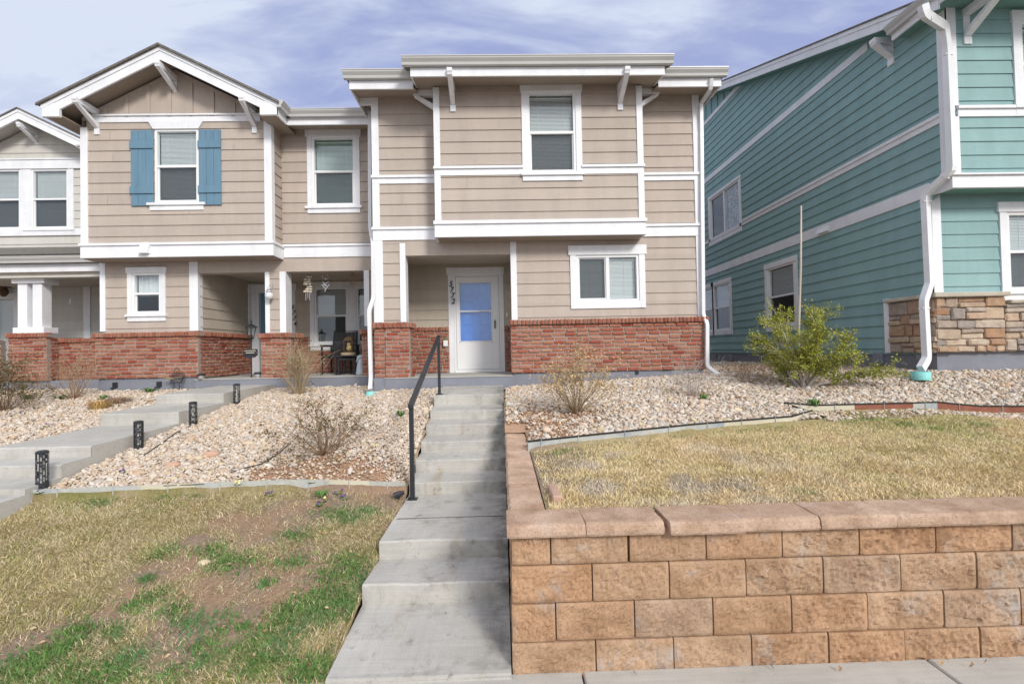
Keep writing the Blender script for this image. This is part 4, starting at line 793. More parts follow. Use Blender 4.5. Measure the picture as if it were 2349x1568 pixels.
# lower lawn
n=260000; px=rng.uniform(LX1+.01,SX0-.01,n); py=rng.uniform(2.67,4.98,n); k=(py<edgeL(px)-.004); px,py=px[k],py[k]
b=blobs(px,py,BARE,.16); wd=blobs(px,py,WEED,.075); nn=fbm(px,py,7,3,21); k=rng.random(len(px))<np.clip(1.05-b*1.15-(nn-.5)*1.2,.09,1); px,py,b,wd=px[k],py[k],b[k],wd[k]; n=len(px)
c=lawncol(px,py,True)*rng.uniform(.45,1.65,(n,1)); straw=rng.random(n)<.30+.4*b; c[straw]=(np.array((.66,.54,.36))*rng.uniform(.6,1.2,(n,1)))[straw]
c=lerp(c,np.array((.13,.23,.06)),np.where(rng.random(n)<wd*.5,.8,0)); c=lerp(c,np.array((.25,.26,.08)),np.where(rng.random(n)<.25,.7,0))
lean=np.clip(rng.normal(.78,.2,n)+.2*b,.2,1.05); ht=rng.uniform(.012,.034,n)*(1+.7*straw); fl=fbm(px,py,2.5,3,41)*12
blades('dry_grass','patchy olive and straw coloured turf on the slope left of the main steps',px,py,ht,c,lean,.0042,flop=fl)
# weeds, broader and greener
wx=[];wy=[]
for q in WEED:
    p=G(q[0],q[1]); m=int(290*q[2] if len(q)>2 else 290); r=.064*(q[2] if len(q)>2 else 1)
    wx.append(rng.normal(p.x,r*1.25,m)); wy.append(rng.normal(p.y,r*.9,m))
wx=np.concatenate(wx); wy=np.concatenate(wy); k=(wx<SX0-.015)&(wx>LX1)&(wy>2.67)&(wy<edgeL(wx)-.02); wx,wy=wx[k],wy[k]; n=len(wx)
pat=fbm(wx,wy,3,2,31)
c=lerp((.09,.20,.055),(.17,.28,.08),rng.random(n))*rng.uniform(.6,1.35,(n,1)); c=lerp(c,np.array((.11,.22,.085)),(pat-.52)*5)
blades('weeds','fresh green weed tufts scattered through the dry lower lawn',wx,wy,rng.uniform(.02,.055,n),c,np.clip(rng.normal(.72,.22,n),.1,1),.007,cat='weeds')
# upper lawn
n=360000; px=rng.uniform(.28,8.2,n); py=rng.uniform(2.93,5.6,n); k=(py<edgeG(px)-.03+.06*np.sin(px*5)*(px>3.7))&(rng.random(n)<np.clip(1.25-py*.07,.4,1)); px,py=px[k],py[k]
b=blobs(px,py,[(1235,1080,1.2),(1262,1050,1.5),(1250,1105,1.0),(1215,1040,1)],.18); nn=fbm(px,py,6,3,22); k=rng.random(len(px))<np.clip(1.1-b*.9-(nn-.5)*.8,.1,1); px,py=px[k],py[k]; n=len(px)
c=lawncol(px,py,False)*rng.uniform(.6,1.6,(n,1)); straw=rng.random(n)<.35; c[straw]=(np.array((.78,.64,.43))*rng.uniform(.65,1.15,(n,1)))[straw]
gr=blobs(px,py,[(1300,1010,1),(1350,1005,1),(1400,1000,1),(1470,990,.8),(1290,1035,.8),(1280,1040,1),(1330,1045,.6),(1700,975,1),(1640,985,.8),(1990,960,1.4),(1930,965,1),(2080,975,1),(2150,985,.9),(2250,975,.9),(1560,990,.8),(1780,970,.8),(1840,1130,.5)],.09)
c=lerp(c,np.array((.17,.26,.07)),np.where(rng.random(n)<gr*.8,.85,0))
lean=np.clip(rng.normal(.78,.2,n),.15,1.05); ht=rng.uniform(.015,.045,n); fl=fbm(px,py,2.0,3,42)*14
blades('dry_grass','straw coloured dormant turf on the terrace behind the tan block wall',px,py,ht,c,lean,.0045,flop=fl)
# ================================================================== retaining wall
RW=thing('retaining_wall','tan split faced concrete block wall with pink caps holding up the dry lawn','retaining wall',(.5,2.8,0))
def rough_block(mb,T,u0,u1,v0,v1,w0=.0,dep=.25,amp=.012,nu=32,nv=15,seed=0,edge=.006):
    vs=[]; nz=noise
    for j in range(nv+1):
        for i in range(nu+1):
            fu,fv=i/nu,j/nv; u=u0+(u1-u0)*fu; v=v0+(v1-v0)*fv; e=min(fu,1-fu)*(u1-u0); f=min(fv,1-fv)*(v1-v0)
            m=min(1,e/.03)*min(1,f/.03); q=Vector((u*9+seed*3.1,v*9,seed*1.7))
            w=w0-edge*(1-min(1,e/.018))-edge*(1-min(1,f/.018))+m*(amp*1.0*nz.noise(q)+amp*.6*nz.noise(q*2.7)+amp*.55*nz.noise(q*6)+amp*.6*nz.noise(q*13))
            vs.append((u+(0 if e==0 else .004*nz.noise(q*2)),w,v))
    n=nu+1; fs=[(j*n+i,j*n+i+1,(j+1)*n+i+1,(j+1)*n+i) for j in range(nv) for i in range(nu)]
    b0=len(vs); rim=[i for i in range(n)]+[j*n+nu for j in range(1,nv+1)]+[nv*n+i for i in range(nu-1,-1,-1)]+[j*n for j in range(nv-1,0,-1)]
    for r in rim: vs.append((vs[r][0],w0-dep,vs[r][2]))
    k=len(rim); fs+=[(rim[i],rim[(i+1)%k],b0+(i+1)%k,b0+i) for i in range(k)]
    mb.add(vs,fs)
b=MB(FRONT(2.70)); L_=.452
rows=[(-.055,.168,[.52,.97],0),(.168,.382,[.285],1),(.382,.595,[.50],2),(.595,.79,[.27],3)]
j1=[W((1900+.5*x)/1.7437,(1950+.5*y)/1.7437,Y=2.7).x for x,y in ((970,1340),(650,1090),(945,780),(610,500))]
sd=0
for (v0,v1,_,r),jx in zip(rows,j1):
    u=.025+.003*r; e=jx; setb=(-.006*r)
    while u<7.5:
        g=.012 if (r==3 and abs(u-jx-L_)<.05) else .0035
        rough_block(b,b.T,u+(g if sd else .003),e-.0045,v0+.003,v1-.003,w0=setb+random.uniform(-.004,.004),seed=sd,amp=.019 if u>1.2 else .012); sd+=1; u=e; e=e+L_+random.uniform(-.006,.006)
b.T=FACEL(.03)
for r,(v0,v1,_,_r) in enumerate(rows):   # return leg along the steps
    u=-2.955; k=0; e=u-(.20 if r%2 else .42); y1=5.7
    while u>-y1:
        rough_block(b,b.T,max(e,-y1)+.003,u-.003-(.25 if False else 0),v0+.002,v1-.002,w0=-.004*r,seed=sd,amp=.008,dep=.2,nu=10,nv=5); sd+=1; u=e; e-=L_
part('block_courses',b,BLOCK,RW)
cj=[.008]+[W(x,1210,Y=2.67).x for x in (1345,1531,1709,1885,2060,2232)]; 
while cj[-1]<7.4: cj.append(cj[-1]+.455)
def cap(T,u0,u1,v0,v1,w0,w1,seed,tilt=0):
    m=MB(T); nu,nw=max(4,int((u1-u0)/.022)),8; vs=[]
    prof=[(w1-.006,v0),(w1,v0+.012),(w1,v0+.032),(w1-.003,v1-.018),(w1-.014,v1-.003),(w1-.03,v1),(w1-.07,v1),(w1-.12,v1),(w1-.17,v1),(w0+.05,v1),(w0+.01,v1-.003),(w0,v1-.02),(w0,v0)]
    n=len(prof)
    for i in range(nu+1):
        for (w,v) in prof:
            u=u0+(u1-u0)*i/nu; e=min(i,nu-i)==0; q=Vector((u*8,w*8+seed,v*8)); d=noise.noise(q)*.007+noise.noise(q*3)*.006+noise.noise(q*7)*.004
            vs.append((u+(0 if not e else .002*noise.noise(q*4)),w+d*(1 if w>w1-.05 else .3)-(.004 if e else 0),v+d*.5*(1 if v>v0+.01 else .8)+tilt*(u-u0)-(.004 if e and v>v0+.02 else 0)))
    fs=[(i*n+j,i*n+(j+1)%n,(i+1)*n+(j+1)%n,(i+1)*n+j) for i in range(nu) for j in range(n)]+[tuple(range(n)),tuple(range(nu*n+n-1,nu*n-1,-1))]
    m.add(vs,fs); return part('cap_stone',m,CAPM,RW,smooth=False)
for k in range(len(cj)-1):
    g=.014 if k==1 else .002
    cap(FRONT(2.70),cj[k]+(.014 if k==2 else .002),cj[k+1]-g+.0,.768,.843,-.25,.03+(.0 if k!=2 else .02),k*3.3,0)
yy=[2.952]+[W(1163,y,X=.02).y for y in (1108,1063,1025,996)]; yy=[2.952]
for y in (1108,1062,1024): yy.append(W(1200,y,Z=.843).y)
yy=sorted(yy); 
while yy[-1]<5.5: yy.append(yy[-1]+.45)
for k in range(len(yy)-1): cap(FACEL(.255),-yy[k+1]+.003,-yy[k]-.003,.768,.843+.004*k,0,.235,50+k*2.1)
pv=thing('paver_block','narrow pinkish paver lying in the grass behind the wall corner','paver',(.33,3.25,.84)); m=MB(); m.cbox(.31,.37,3.05,3.34,.82,.885,.008,.003); part('stone_body',m,TERRA,pv)
# ================================================================== landscape edging
def edging(name,label,pts,ht,mats,stakes,thick=.006,cap=None,top=True):
    p0=pts[0]; t=thing(name,label,'edging',(p0[0],p0[1],p0[2]))
    for i in range(len(pts)-1):
        a,b_=Vector(pts[i]),Vector(pts[i+1]); d=(b_-a); nrm=Vector((-d.y,d.x,0)).normalized()*thick
        m=MB(); vs=[]
        for p in (a,b_):
            for w in (0,1):
                for z in (-.09,ht): vs.append(tuple(p+nrm*w+Vector((0,0,z))))
        m.add(vs,[(0,1,3,2),(4,6,7,5),(0,4,5,1),(2,3,7,6),(0,2,6,4),(1,5,7,3)])
        st=part('steel_strip',m,mats[i%len(mats)],t)
        if cap: mm=MB(); mm.tube([tuple(a+nrm*.5+Vector((0,0,ht))),tuple(b_+nrm*.5+Vector((0,0,ht)))],.011,6); part('rubber_cap',mm,cap,t)
        L=d.length; k=max(1,int(L/stakes))
        for q in range(k):
            p=a+d*((q+.5)/k)-nrm*.6; m=MB(); m.tube([tuple(p+Vector((0,0,-.06))),tuple(p+Vector((0,0,ht+.006)))],.0055,5); part('stake',m,METALG,t)
    return t
def eL(x): return (x,float(edgeL(x)),float(edgeLz(x))+.0)
edging('landscape_edging','pale perforated steel edging strip between left gravel slope and lower lawn',[eL(x) for x in (-4.38,-3.95,-3.5,-3.05,-2.6,-2.2,-1.8,-1.4,-1.03)],.115,[METALG,METALG,PALEST,METALG],.42)
def eR(x,y=None,dz=0): y=float(edgeR(x)) if y is None else y; return (x,y,hz(x,y-.02)-.0+dz)
edging('landscape_edging','blue grey steel edging strip between whitish pebbles and upper dormant lawn',[eR(x) for x in (.24,.5,1.0,1.5,2.0)]+[eR(2.0+.4*k) for k in range(1,5)],.10,[METALG,METALG,METALG,METALG,METALG,PALEST,PALEST,PALEST],.5,cap=BLACKR)
zz=[W(1893,957,Y=5.22),W(1800,925,Y=5.80),W(1870,930,Y=5.80),W(1960,927,Y=5.80),W(2095,929,Y=5.80),W(2150,922,Y=5.80),W(2250,935,Y=5.80),W(2349,945,Y=5.80),W(2500,955,Y=5.80)]
edging('landscape_edging','zigzag edging with rusty panels and black rubber cap at the right of the lawn',[(p.x,p.y,max(p.z,hz(p.x,p.y+.1)+.02)-.11) for p in zz],.11,[PALEST,PALEST,PALEST,RUST,METALG,RUST,RUST,RUST],.55,cap=BLACKR)
# ================================================================== handrail
HR=thing('handrail','black metal handrail with two posts along the left side of the main steps','handrail',(-.94,4.9,.32))
a=W(943,1146,Y=4.9); X_=-.945; pz1=1.285; m=MB(); m.box(X_-.022,X_+.022,4.88,4.925,.315,pz1); part('post',m,BLACK,HR,bevel=.003)
m=MB(); m.box(X_-.02,X_+.02,7.1,7.14,1.19,2.05); part('post',m,BLACK,HR,bevel=.003)
m=MB(); m.ext([(X_-.028,4.86,pz1-.03),(X_-.028,7.15,2.05),(X_-.028,7.16,2.085),(X_-.028,4.86,pz1+.012)],(.056,0,0)); part('top_rail',m,BLACK,HR,bevel=.004)
m=MB(); m.box(X_-.05,X_+.05,4.855,4.95,.318,.326); part('base_plate',m,BLACK,HR); m=MB(); m.box(X_-.05,X_+.05,7.07,7.17,1.192,1.20); part('base_plate',m,BLACK,HR)
# ================================================================== path lights
def path_light(loc,label,ht=.32,r=.048,lean=0):
    t=thing('path_light',label,'path light',loc,'black path lights beside the left steps'); x,y,z=loc; rr=random.Random(int(loc[1]*100)); n=14; rows=9
    m=MB(); m.lathe(loc,[(r*1.02,0),(r*1.02,ht*.16),(r*.9,ht*.16)],n); part('base',m,BLACK,t)
    m=MB(); zz=[ht*.16+(ht*.76)*k/rows for k in range(rows+1)]
    def quad(a0,a1,z0,z1):
        vs=[]
        for q,rad in ((0,r),(1,r-.004)):
            for a_ in (a0,a1):
                for z_ in (z0,z1): vs.append((x+rad*math.cos(a_),y+rad*math.sin(a_),z+z_))
        m.add(vs,[(0,1,3,2),(4,6,7,5),(0,4,5,1),(2,3,7,6),(0,2,6,4),(1,5,7,3)])
    for k in range(n):
        a0=2*math.pi*k/n; quad(a0,a0+.15,zz[0],zz[-1])
        for q in range(rows):
            if rr.random()<.40: quad(a0+.15,a0+2*math.pi/n,zz[q]+rr.uniform(0,.01),zz[q]+ht*.76/rows*rr.uniform(.4,.9))
    part('lattice_shade',m,BLACK,t)
    m=MB(); m.lathe((x,y,z+ht*.92),[(r*1.03,0),(r*1.05,ht*.05),(r*.7,ht*.08)],n); part('cap',m,BLACK,t)
    m=MB(); m.lathe((x,y,z+ht*.1),[(r*.45,0),(r*.45,ht*.8)],8); part('diffuser',m,mat('frosted_plastic',[(.55,.55,.52)],rough=.6),t)
def PX(px,py,X):
    p=W(px,py,X=X); return p
for (px,py,X,lab,ht) in ((97,1116,-4.36,'nearest and largest black lattice path light beside the lowest left steps',.36),(318,1010,-4.24,'second lattice path light from the front, at the third tread corner',.33),(443,951,-4.19,'third lattice path light from the front, at the second tread corner',.32),(543,904,-4.24,'farthest lattice path light, close to the grey porch foundation',.34)):
    y=W(px,py,X=X).y; path_light((X,y,hz(X,y)+.0),lab,ht)
# ================================================================== plants
def twigs(base,n,L,spread,r0,levels=2,droop=0,up=.8,kids=3,fan=None,wig=.25):
    """branching stems; returns shapes and tip positions"""
    m=MB(); tips=[]
    def grow(p,d,l,r,lev):
        path=[p]; q=p.copy(); dd=d.copy(); k=4
        for i in range(k):
            dd=(dd+Vector((random.gauss(0,wig*.4),random.gauss(0,wig*.4),random.gauss(0,wig*.3)-droop*.1))).normalized(); q=q+dd*(l/k); path.append(q.copy())
            if lev>0 and i>=1:
                for c in range(kids if i>1 else max(1,kids-1)):
                    if random.random()<.62:
                        s_=(dd+Vector((random.gauss(0,.6),random.gauss(0,.6),random.gauss(.15,.45)))).normalized(); grow(q.copy(),s_,l*random.uniform(.32,.6),r*.55,lev-1)
        m.tube([tuple(a) for a in path],[r*(1-.75*i/k) for i in range(k+1)],4 if r>.004 else 3,cap=False); tips.append((q.copy(),dd.copy(),lev))
    for i in range(n):
        a=random.uniform(0,2*math.pi); t=abs(random.gauss(0,1))*spread
        d=Vector((math.cos(a)*t,math.sin(a)*t,up)).normalized(); o=Vector((math.cos(a),math.sin(a),0))*random.uniform(0,.07)
        grow(Vector(base)+o,d,L*random.uniform(.65,1.1),r0*random.uniform(.6,1.15),levels)
    return m,tips
def leaves(tips,n,size,spread,m=None,long=1.6):
    m=m or MB()
    for q,d,lev in tips:
        for k in range(n):
            p=q-d*random.uniform(0,spread*1.6)+Vector((random.gauss(0,spread),random.gauss(0,spread),random.gauss(0,spread)))*.5
            a=Vector((random.gauss(0,1),random.gauss(0,1),random.gauss(.3,1))).normalized(); b_=a.cross(Vector((random.gauss(0,1),random.gauss(0,1),random.gauss(0,1)))).normalized(); s_=size*random.uniform(.6,1.3)
            m.add([tuple(p),tuple(p+a*s_*.5*long+b_*s_*.4),tuple(p+a*s_*long),tuple(p+a*s_*.5*long-b_*s_*.4)],[(0,1,2,3)])
    return m
TW_STRAW=mat('dry_straw_twig',[(.33,.25,.15),(.45,.36,.24),(.23,.16,.09)],island=True,rough=.9)
TW_BROWN=mat('brown_twig',[(.20,.12,.07),(.30,.2,.12),(.14,.09,.05)],island=True,rough=.9)
TW_GREY=mat('grey_twig',[(.42,.38,.34),(.55,.50,.46),(.36,.31,.27)],island=True,rough=.9)
LF_OLIVE=mat('olive_leaf',[(.10,.085,.035),(.07,.08,.025),(.14,.09,.04)],island=True,rough=.8)
LF_SEED=mat('dry_seed_head',[(.55,.40,.20),(.44,.30,.16),(.60,.48,.30)],island=True,rough=.9)
LF_GREEN=mat('yellow_green_scale_leaf',[(.25,.28,.035),(.36,.37,.05),(.16,.20,.03),(.44,.42,.08)],island=True,rough=.7)
LF_WEED=mat('weed_leaf',[(.08,.17,.04),(.12,.22,.06)],island=True,rough=.7)
NEED=mat('dead_needle',[(.28,.16,.10),(.38,.25,.16),(.2,.11,.07)],island=True,rough=.95)
def shrub(name,label,cat,loc,m,tips,tm,lm=None,nl=4,ls=.02,sp=.03,group=None,long=1.6):
    t=thing(name,label,cat,loc,group); part('branches',m,tm,t)
    if lm: part('foliage',leaves(tips,nl,ls,sp,long=long),lm,t)
    return t
q=G(685,905); m,tp=twigs(q,60,.74,.40,.0075,1,kids=3,up=1.1); shrub('dry_shrub','tall leafless straw coloured shrub before the brick porch pillar','shrub',q,m,[t for t in tp if random.random()<.35],TW_STRAW,mat('straw_olive_leaf',[(.34,.28,.12),(.42,.36,.18),(.24,.21,.09)],island=True,rough=.9),2,.022,.05)
q=G(745,1040); m,tp=twigs(q,34,.52,1.15,.0075,2,kids=2,up=.85,wig=.4); shrub('sparse_shrub','olive brown sparse shrub spreading in the middle of the gravel slope','shrub',q,m,[t for t in tp if random.random()<.5],TW_BROWN,LF_OLIVE,5,.018,.035)
q=G(170,915); m,tp=twigs(q,30,.66,.85,.008,2,kids=2,up=.9); shrub('rose_bush','bare twiggy rose bush before the low brick porch wall at left','shrub',q,m,[t for t in tp if random.random()<.3],mat('ruddy_twig',[(.30,.20,.13),(.38,.28,.19),(.24,.15,.09)],island=True,rough=.9),mat('rusty_bud',[(.30,.15,.07),(.42,.22,.10),(.2,.17,.06)],island=True,rough=.9),2,.02,.04)
q=G(12,942); m,tp=twigs(q,34,.60,.8,.006,2,kids=3,up=.8); shrub('dark_bush','dark brown leafy bush cut by the left edge of view','shrub',q,m,[t for t in tp if random.random()<.7],TW_BROWN,LF_OLIVE,3,.024,.05)
q=G(1320,946); m,tp=twigs(q,46,.56,.72,.0075,2,kids=2,up=.95); shrub('dry_shrub','dry shrub with orange seed heads under the long red brick wall','shrub',q,m,[t for t in tp if t[0].z>q.z+.28 and random.random()<.75],TW_STRAW,LF_SEED,4,.022,.04)
q=G(1592,908); m,tp=twigs(q,26,.42,.62,.0045,2,kids=3,up=.9); shrub('bare_shrub','small pale grey leafless shrub near the brick corner downspout','shrub',q,m,tp,TW_GREY)
# bunch grass
def bunch(loc,n,ht,cm,label,name='bunch_grass',cat='grass clump',spread=.10,out=.7):
    m=MB()
    for k in range(n):
        a=random.uniform(0,6.283); r=random.uniform(0,spread); l=ht*random.uniform(.5,1.1); o=random.uniform(.2,1)*out
        p=Vector(loc)+Vector((r*math.cos(a),r*math.sin(a),-.01)); c=Vector((math.cos(a),math.sin(a),0)); b1=p+c*o*l*.35+Vector((0,0,l*.65)); b2=p+c*o*l+Vector((0,0,l*random.uniform(.3,.85))); w=Vector((-c.y,c.x,0))*.004
        m.add([tuple(p-w),tuple(p+w),tuple(b1+w),tuple(b1-w),tuple(b2)],[(0,1,2,3),(3,2,4)])
    o_=part(name,m,cm,loc=Vector(loc)); return tag(o_,label,cat)
q=G(228,938); bunch(q,500,.20,mat('orange_straw',[(.48,.30,.10),(.58,.40,.17),(.36,.22,.09)],island=True,rough=.9),'orange dried bunch grass beside the upper left steps',out=.9,spread=.13)
q=G(268,925); bunch(q,500,.16,mat('mauve_straw',[(.40,.28,.19),(.30,.20,.14),(.46,.34,.24)],island=True,rough=.9),'brown matted bunch grass behind the orange clump',out=1.2,spread=.18)
# dead groundcover by the teal house
m=MB(); random.seed(11)
for k in range(5200):
    px,py=random.gauss(4.9,.75),random.gauss(8.2,.85)
    if px<3.75 or px>6.5 or py<6.55: continue
    z=hz(px,py)+abs(random.gauss(0,.05)); a=random.uniform(0,6.28); l=random.uniform(.06,.16); e=random.uniform(-.1,.5)
    p=Vector((px,py,z)); d=Vector((math.cos(a),math.sin(a),e))*l; w=Vector((-math.sin(a),math.cos(a),0))*.006; m.add([tuple(p-w),tuple(p+w),tuple(p+d)],[(0,1,2)])
o=part('dead_groundcover',m,NEED,loc=Vector((4.9,8.2,1.35))); tag(o,'reddish brown dead needles heaped along the teal house foundation','ground cover',None,'stuff')
for k,(px,py,lab) in enumerate(((1710,880,'small bare brown twig clump left of the yellow green bush'),)):
    q=G(px,py); m,tp=twigs(q,22,.28,.9,.0045,1,kids=3,up=.7); shrub('twig_clump',lab,'shrub',q,m,tp,TW_BROWN)
# yellow green bush with its stake
random.seed(5)
q=G(1845,888); m=MB(); tips=[]; q=Vector(q)
stems=[]
for k in range(11):
    a=2*math.pi*k/11+random.uniform(-.3,.3); t=random.uniform(.25,1.5); d=Vector((math.cos(a)*t,math.sin(a)*t*.8,1)).normalized(); p=q+Vector((random.gauss(0,.03),random.gauss(0,.03),-.02)); path=[p.copy()]; L=random.uniform(.75,1.25)*(1 if t<.8 else .95)
    for i in range(6):
        d=(d+Vector((random.gauss(0,.16),random.gauss(0,.16),random.gauss(-.02,.12)))).normalized(); p=p+d*L/6; path.append(p.copy())
        if i>=1:
            for c in range(5):
                s_=(d*.7+Vector((random.gauss(0,.75),random.gauss(0,.75),random.gauss(.05,.45)))).normalized(); l=random.uniform(.14,.38); pp=[p.copy()]; z=p.copy()
                for r_ in range(3): s_=(s_+Vector((random.gauss(0,.2),random.gauss(0,.2),random.gauss(.04,.15)))).normalized(); z=z+s_*l/3; pp.append(z.copy())
                m.tube([tuple(x) for x in pp],[.0055,.004,.003,.0015],4,cap=False)
                for x in pp[1:]: tips.append((x,s_.copy(),0))
    m.tube([tuple(x) for x in path],[.024*(1-.85*i/6) for i in range(7)],6,cap=False); tips.append((p.copy(),d.copy(),0))
BU=thing('evergreen_bush','open yellow green evergreen bush before the teal side wall','bush',q); part('branches',m,TW_GREY,BU); part('foliage',leaves([t for t in tips if random.random()<.80],28,.020,.055,long=1.8),LF_GREEN,BU)
a_=W(1832,760,Y=q.y+.1); b_=W(1838,472,Y=q.y+.1); o=part('stake_pole',MB().tube([(a_.x-.01,a_.y,q.z-.05),tuple(a_),tuple((a_+b_)/2+Vector((.012,0,0))),tuple(b_)],[.022,.019,.015,.011],8),WOODP,loc=Vector((a_.x,a_.y,q.z)),smooth=True); tag(o,'tall pale wooden stake standing in the middle of the green bush','stake')
# small green plants and pansies
def rosette(px,py,label,n=26,ht=.12,sp=.12,mt=LF_WEED,name='weed_clump'):
    q=G(px,py); m=MB()
    for k in range(n):
        a=random.uniform(0,6.28); l=sp*random.uniform(.5,1.15); c=Vector((math.cos(a),math.sin(a),0)); p=q+c*.01; b1=p+c*l*.5+Vector((0,0,ht*random.uniform(.5,1))); b2=p+c*l+Vector((0,0,ht*random.uniform(.2,.9))); w=Vector((-c.y,c.x,0))*.011
        m.add([tuple(p-w*.3),tuple(p+w*.3),tuple(b1+w),tuple(b1-w),tuple(b2)],[(0,1,2,3),(3,2,4)])
    return tag(part(name,m,mt,loc=q),label,'weed')
for px,py,l,n,ht,sp in ((263,893,'low green weed against the grey foundation left of the upper steps',40,.12,.2),(345,901,'green and yellow weed clump left of the top concrete tread',40,.10,.18),(135,918,'bright green weed at the foot of the bare rose bush',30,.10,.16),(62,917,'dark green weed between rose bush and dark bush',24,.10,.15),(240,917,'green tuft behind the orange bunch grass',24,.09,.14),(565,888,'green tuft by the farthest path light',24,.10,.14),(920,957,'thin green tuft left of the handrail',22,.10,.10),(1615,918,'green weed right of the small grey shrub',16,.09,.09),(1870,940,'bright grass tuft in the notch of the zigzag edging',30,.12,.12),(738,1140,'light green tuft below the steel edging',18,.07,.1)): rosette(px,py,l,n,ht,sp)
PUR=mat('purple_petal',[(.16,.09,.30),(.07,.03,.12),(.24,.15,.38)],island=True,rough=.7); YEL=mat('yellow_petal',[(.75,.62,.15),(.8,.72,.35)],island=True,rough=.7)
def pansy(px,py,label,m_,n=3,s_=.0105):
    q=G(px,py); t=thing('pansy',label,'flower',q,'pansies dotted over beds and lawn'); m=MB(); lf=MB()
    for k in range(9):
        a=random.uniform(0,6.28); c=Vector((math.cos(a),math.sin(a),.45)); w=Vector((-c.y,c.x,0))*.012; p=q; lf.add([tuple(p),tuple(p+c*.03+w),tuple(p+c*.06),tuple(p+c*.03-w)],[(0,1,2,3)])
    part('leaf_cluster',lf,LF_WEED,t)
    for f in range(n):
        c=q+Vector((random.gauss(0,.03),random.gauss(0,.03),random.uniform(.03,.05))); ax=Vector((random.gauss(0,.3),-.8,random.uniform(.3,.9))).normalized(); u=ax.cross(Vector((0,0,1))).normalized(); v=u.cross(ax)
        m=MB()
        for k in range(5):
            a=2*math.pi*k/5+.3; p=c+(u*math.cos(a)+v*math.sin(a))*s_*.6; n_=[]
            for i in range(7): b_=2*math.pi*i/7; n_.append(tuple(p+(u*math.cos(b_)+v*math.sin(b_))*s_*.62+ax*.002*k))
            m.add(n_,[tuple(range(7))])
        part('bloom',m,m_,t)
for px,py,l,mm,n in ((372,838+0,None,None,0),(365,841,None,None,0)): pass
for px,py,l,mm,n in ((216,1044,'dark purple pansy cluster under the edge of the third left tread',PUR,5),(90,1140,'lone violet pansy at the left end of the steel edging',PUR,2),(238,1035,'yellow pansy in pebbles right of the lower left steps',YEL,2),(212,1060,'pale yellow pansy low in the pebbles near the nearest path light',YEL,3),(285,1085,'violet pansy patch just above the steel edging',PUR,3),(50,949,'purple and blue pansies in the gravel near the dark bush',PUR,6),(30,955,'blue pansies lowest beside the dark bush',PUR,5),(110,980,'small pansies beside the second left tread',PUR,3),(500,985,'small yellow pansy high on the gravel slope',YEL,1),(455,1010,'dark pansy in the middle of the pebble slope',PUR,2),(543,1120,'yellow pansies under the middle of the steel edging',YEL,5),(620,1138,'mauve pansy in the lawn under the edging',PUR,4),(717,1124,'yellow pansy right of the mauve ones below the edging',YEL,2),(775,1135,'violet pansy in bare soil under the edging',PUR,2),(789,1147,'pale purple pansy right beside the violet one',PUR,4),(730,1162,'dark flowered pansy with long leaves in the bare soil',PUR,2),(740,862+290,'tiny yellow pansy among soil below the edging',YEL,1)): pansy(px,py,l,mm,n)
# rocks
def rock(px,py,s_,m_,label):
    q=G(px,py); m=MB(); m.ell((q.x,q.y,q.z+s_*.12),(s_,s_*.7,s_*.45),10,7,.14); return tag(part('rock',m,m_,loc=q,smooth=True),label,'rock',None)
RK=mat('salmon_rock',[(.55,.36,.26),(.48,.30,.22)],scale=8,rough=.9,bump=.6,bscale=20); RT=mat('tan_rock',[(.56,.44,.29),(.62,.5,.36)],scale=8,rough=.9,bump=.6,bscale=20)
rock(485,1045,.10,RK,'largest salmon rock among the pebbles above the steel edging'); rock(455,1052,.06,RT,'tan rock left of the largest salmon rock'); rock(395,1068,.08,RK,'salmon rock left in the pebbles near the edging'); rock(570,1018,.07,RT,'pale tan rock on the pebble slope left of the olive shrub'); rock(635,930,.08,RT,'tan rock below the tall straw shrub'); rock(565,952,.05,RK,'small pink rock high on the pebble slope'); rock(650,965,.001+.06,RT,'flat buff rock left of the olive shrub top'); rock(880,893,.13,RT,'flat orange tan rock against the porch foundation by the downspout'); rock(1325,893,.06,mat('white_rock',[(.75,.74,.73)],rough=.8),'bright white rock behind the dry orange seeded shrub'); rock(468,1232+60,.05,RT,'tan stone on the lower lawn')
q=G(915,1146); m=MB(); m.tube([tuple(q),tuple(q+Vector((0,0,.04)))],.008,6); t=thing('garden_spotlight','small black garden spotlight at the foot of the handrail','spotlight',q); part('stem',m,BLACK,t); m=MB(); m.tube([tuple(q+Vector((-.045,-.02,.045))),tuple(q+Vector((.01,0,.06))),tuple(q+Vector((.05,.02,.065)))],[.034,.03,.018],10); part('lamp_head',m,BLACK,t)
# drip tubing
def hose(pts,label):
    P=[G(*p)+Vector((0,0,.022)) for p in pts]; Q_=[]
    for i in range(len(P)-1):
        for k in range(6):
            p=P[i].lerp(P[i+1],k/6); p.z=hz(p.x,p.y)+.03; Q_.append(tuple(p))
    m=MB(); m.tube(Q_,.006,5); return tag(part('drip_tube',m,BLACK,loc=P[0]),label,'tubing')
hose([(330,1050),(345,1040),(370,1022),(400,1000),(430,985),(458,965)],'thin black drip tube on the pebbles above the left edging'); hose([(530,1090),(560,1080),(600,1070),(640,1045),(672,1015)],'thin black drip tube curving below the olive shrub'); hose([(355,1120),(380,1122),(410,1130),(450,1128),(480,1122)],'black tube lying in grass below the steel edging')
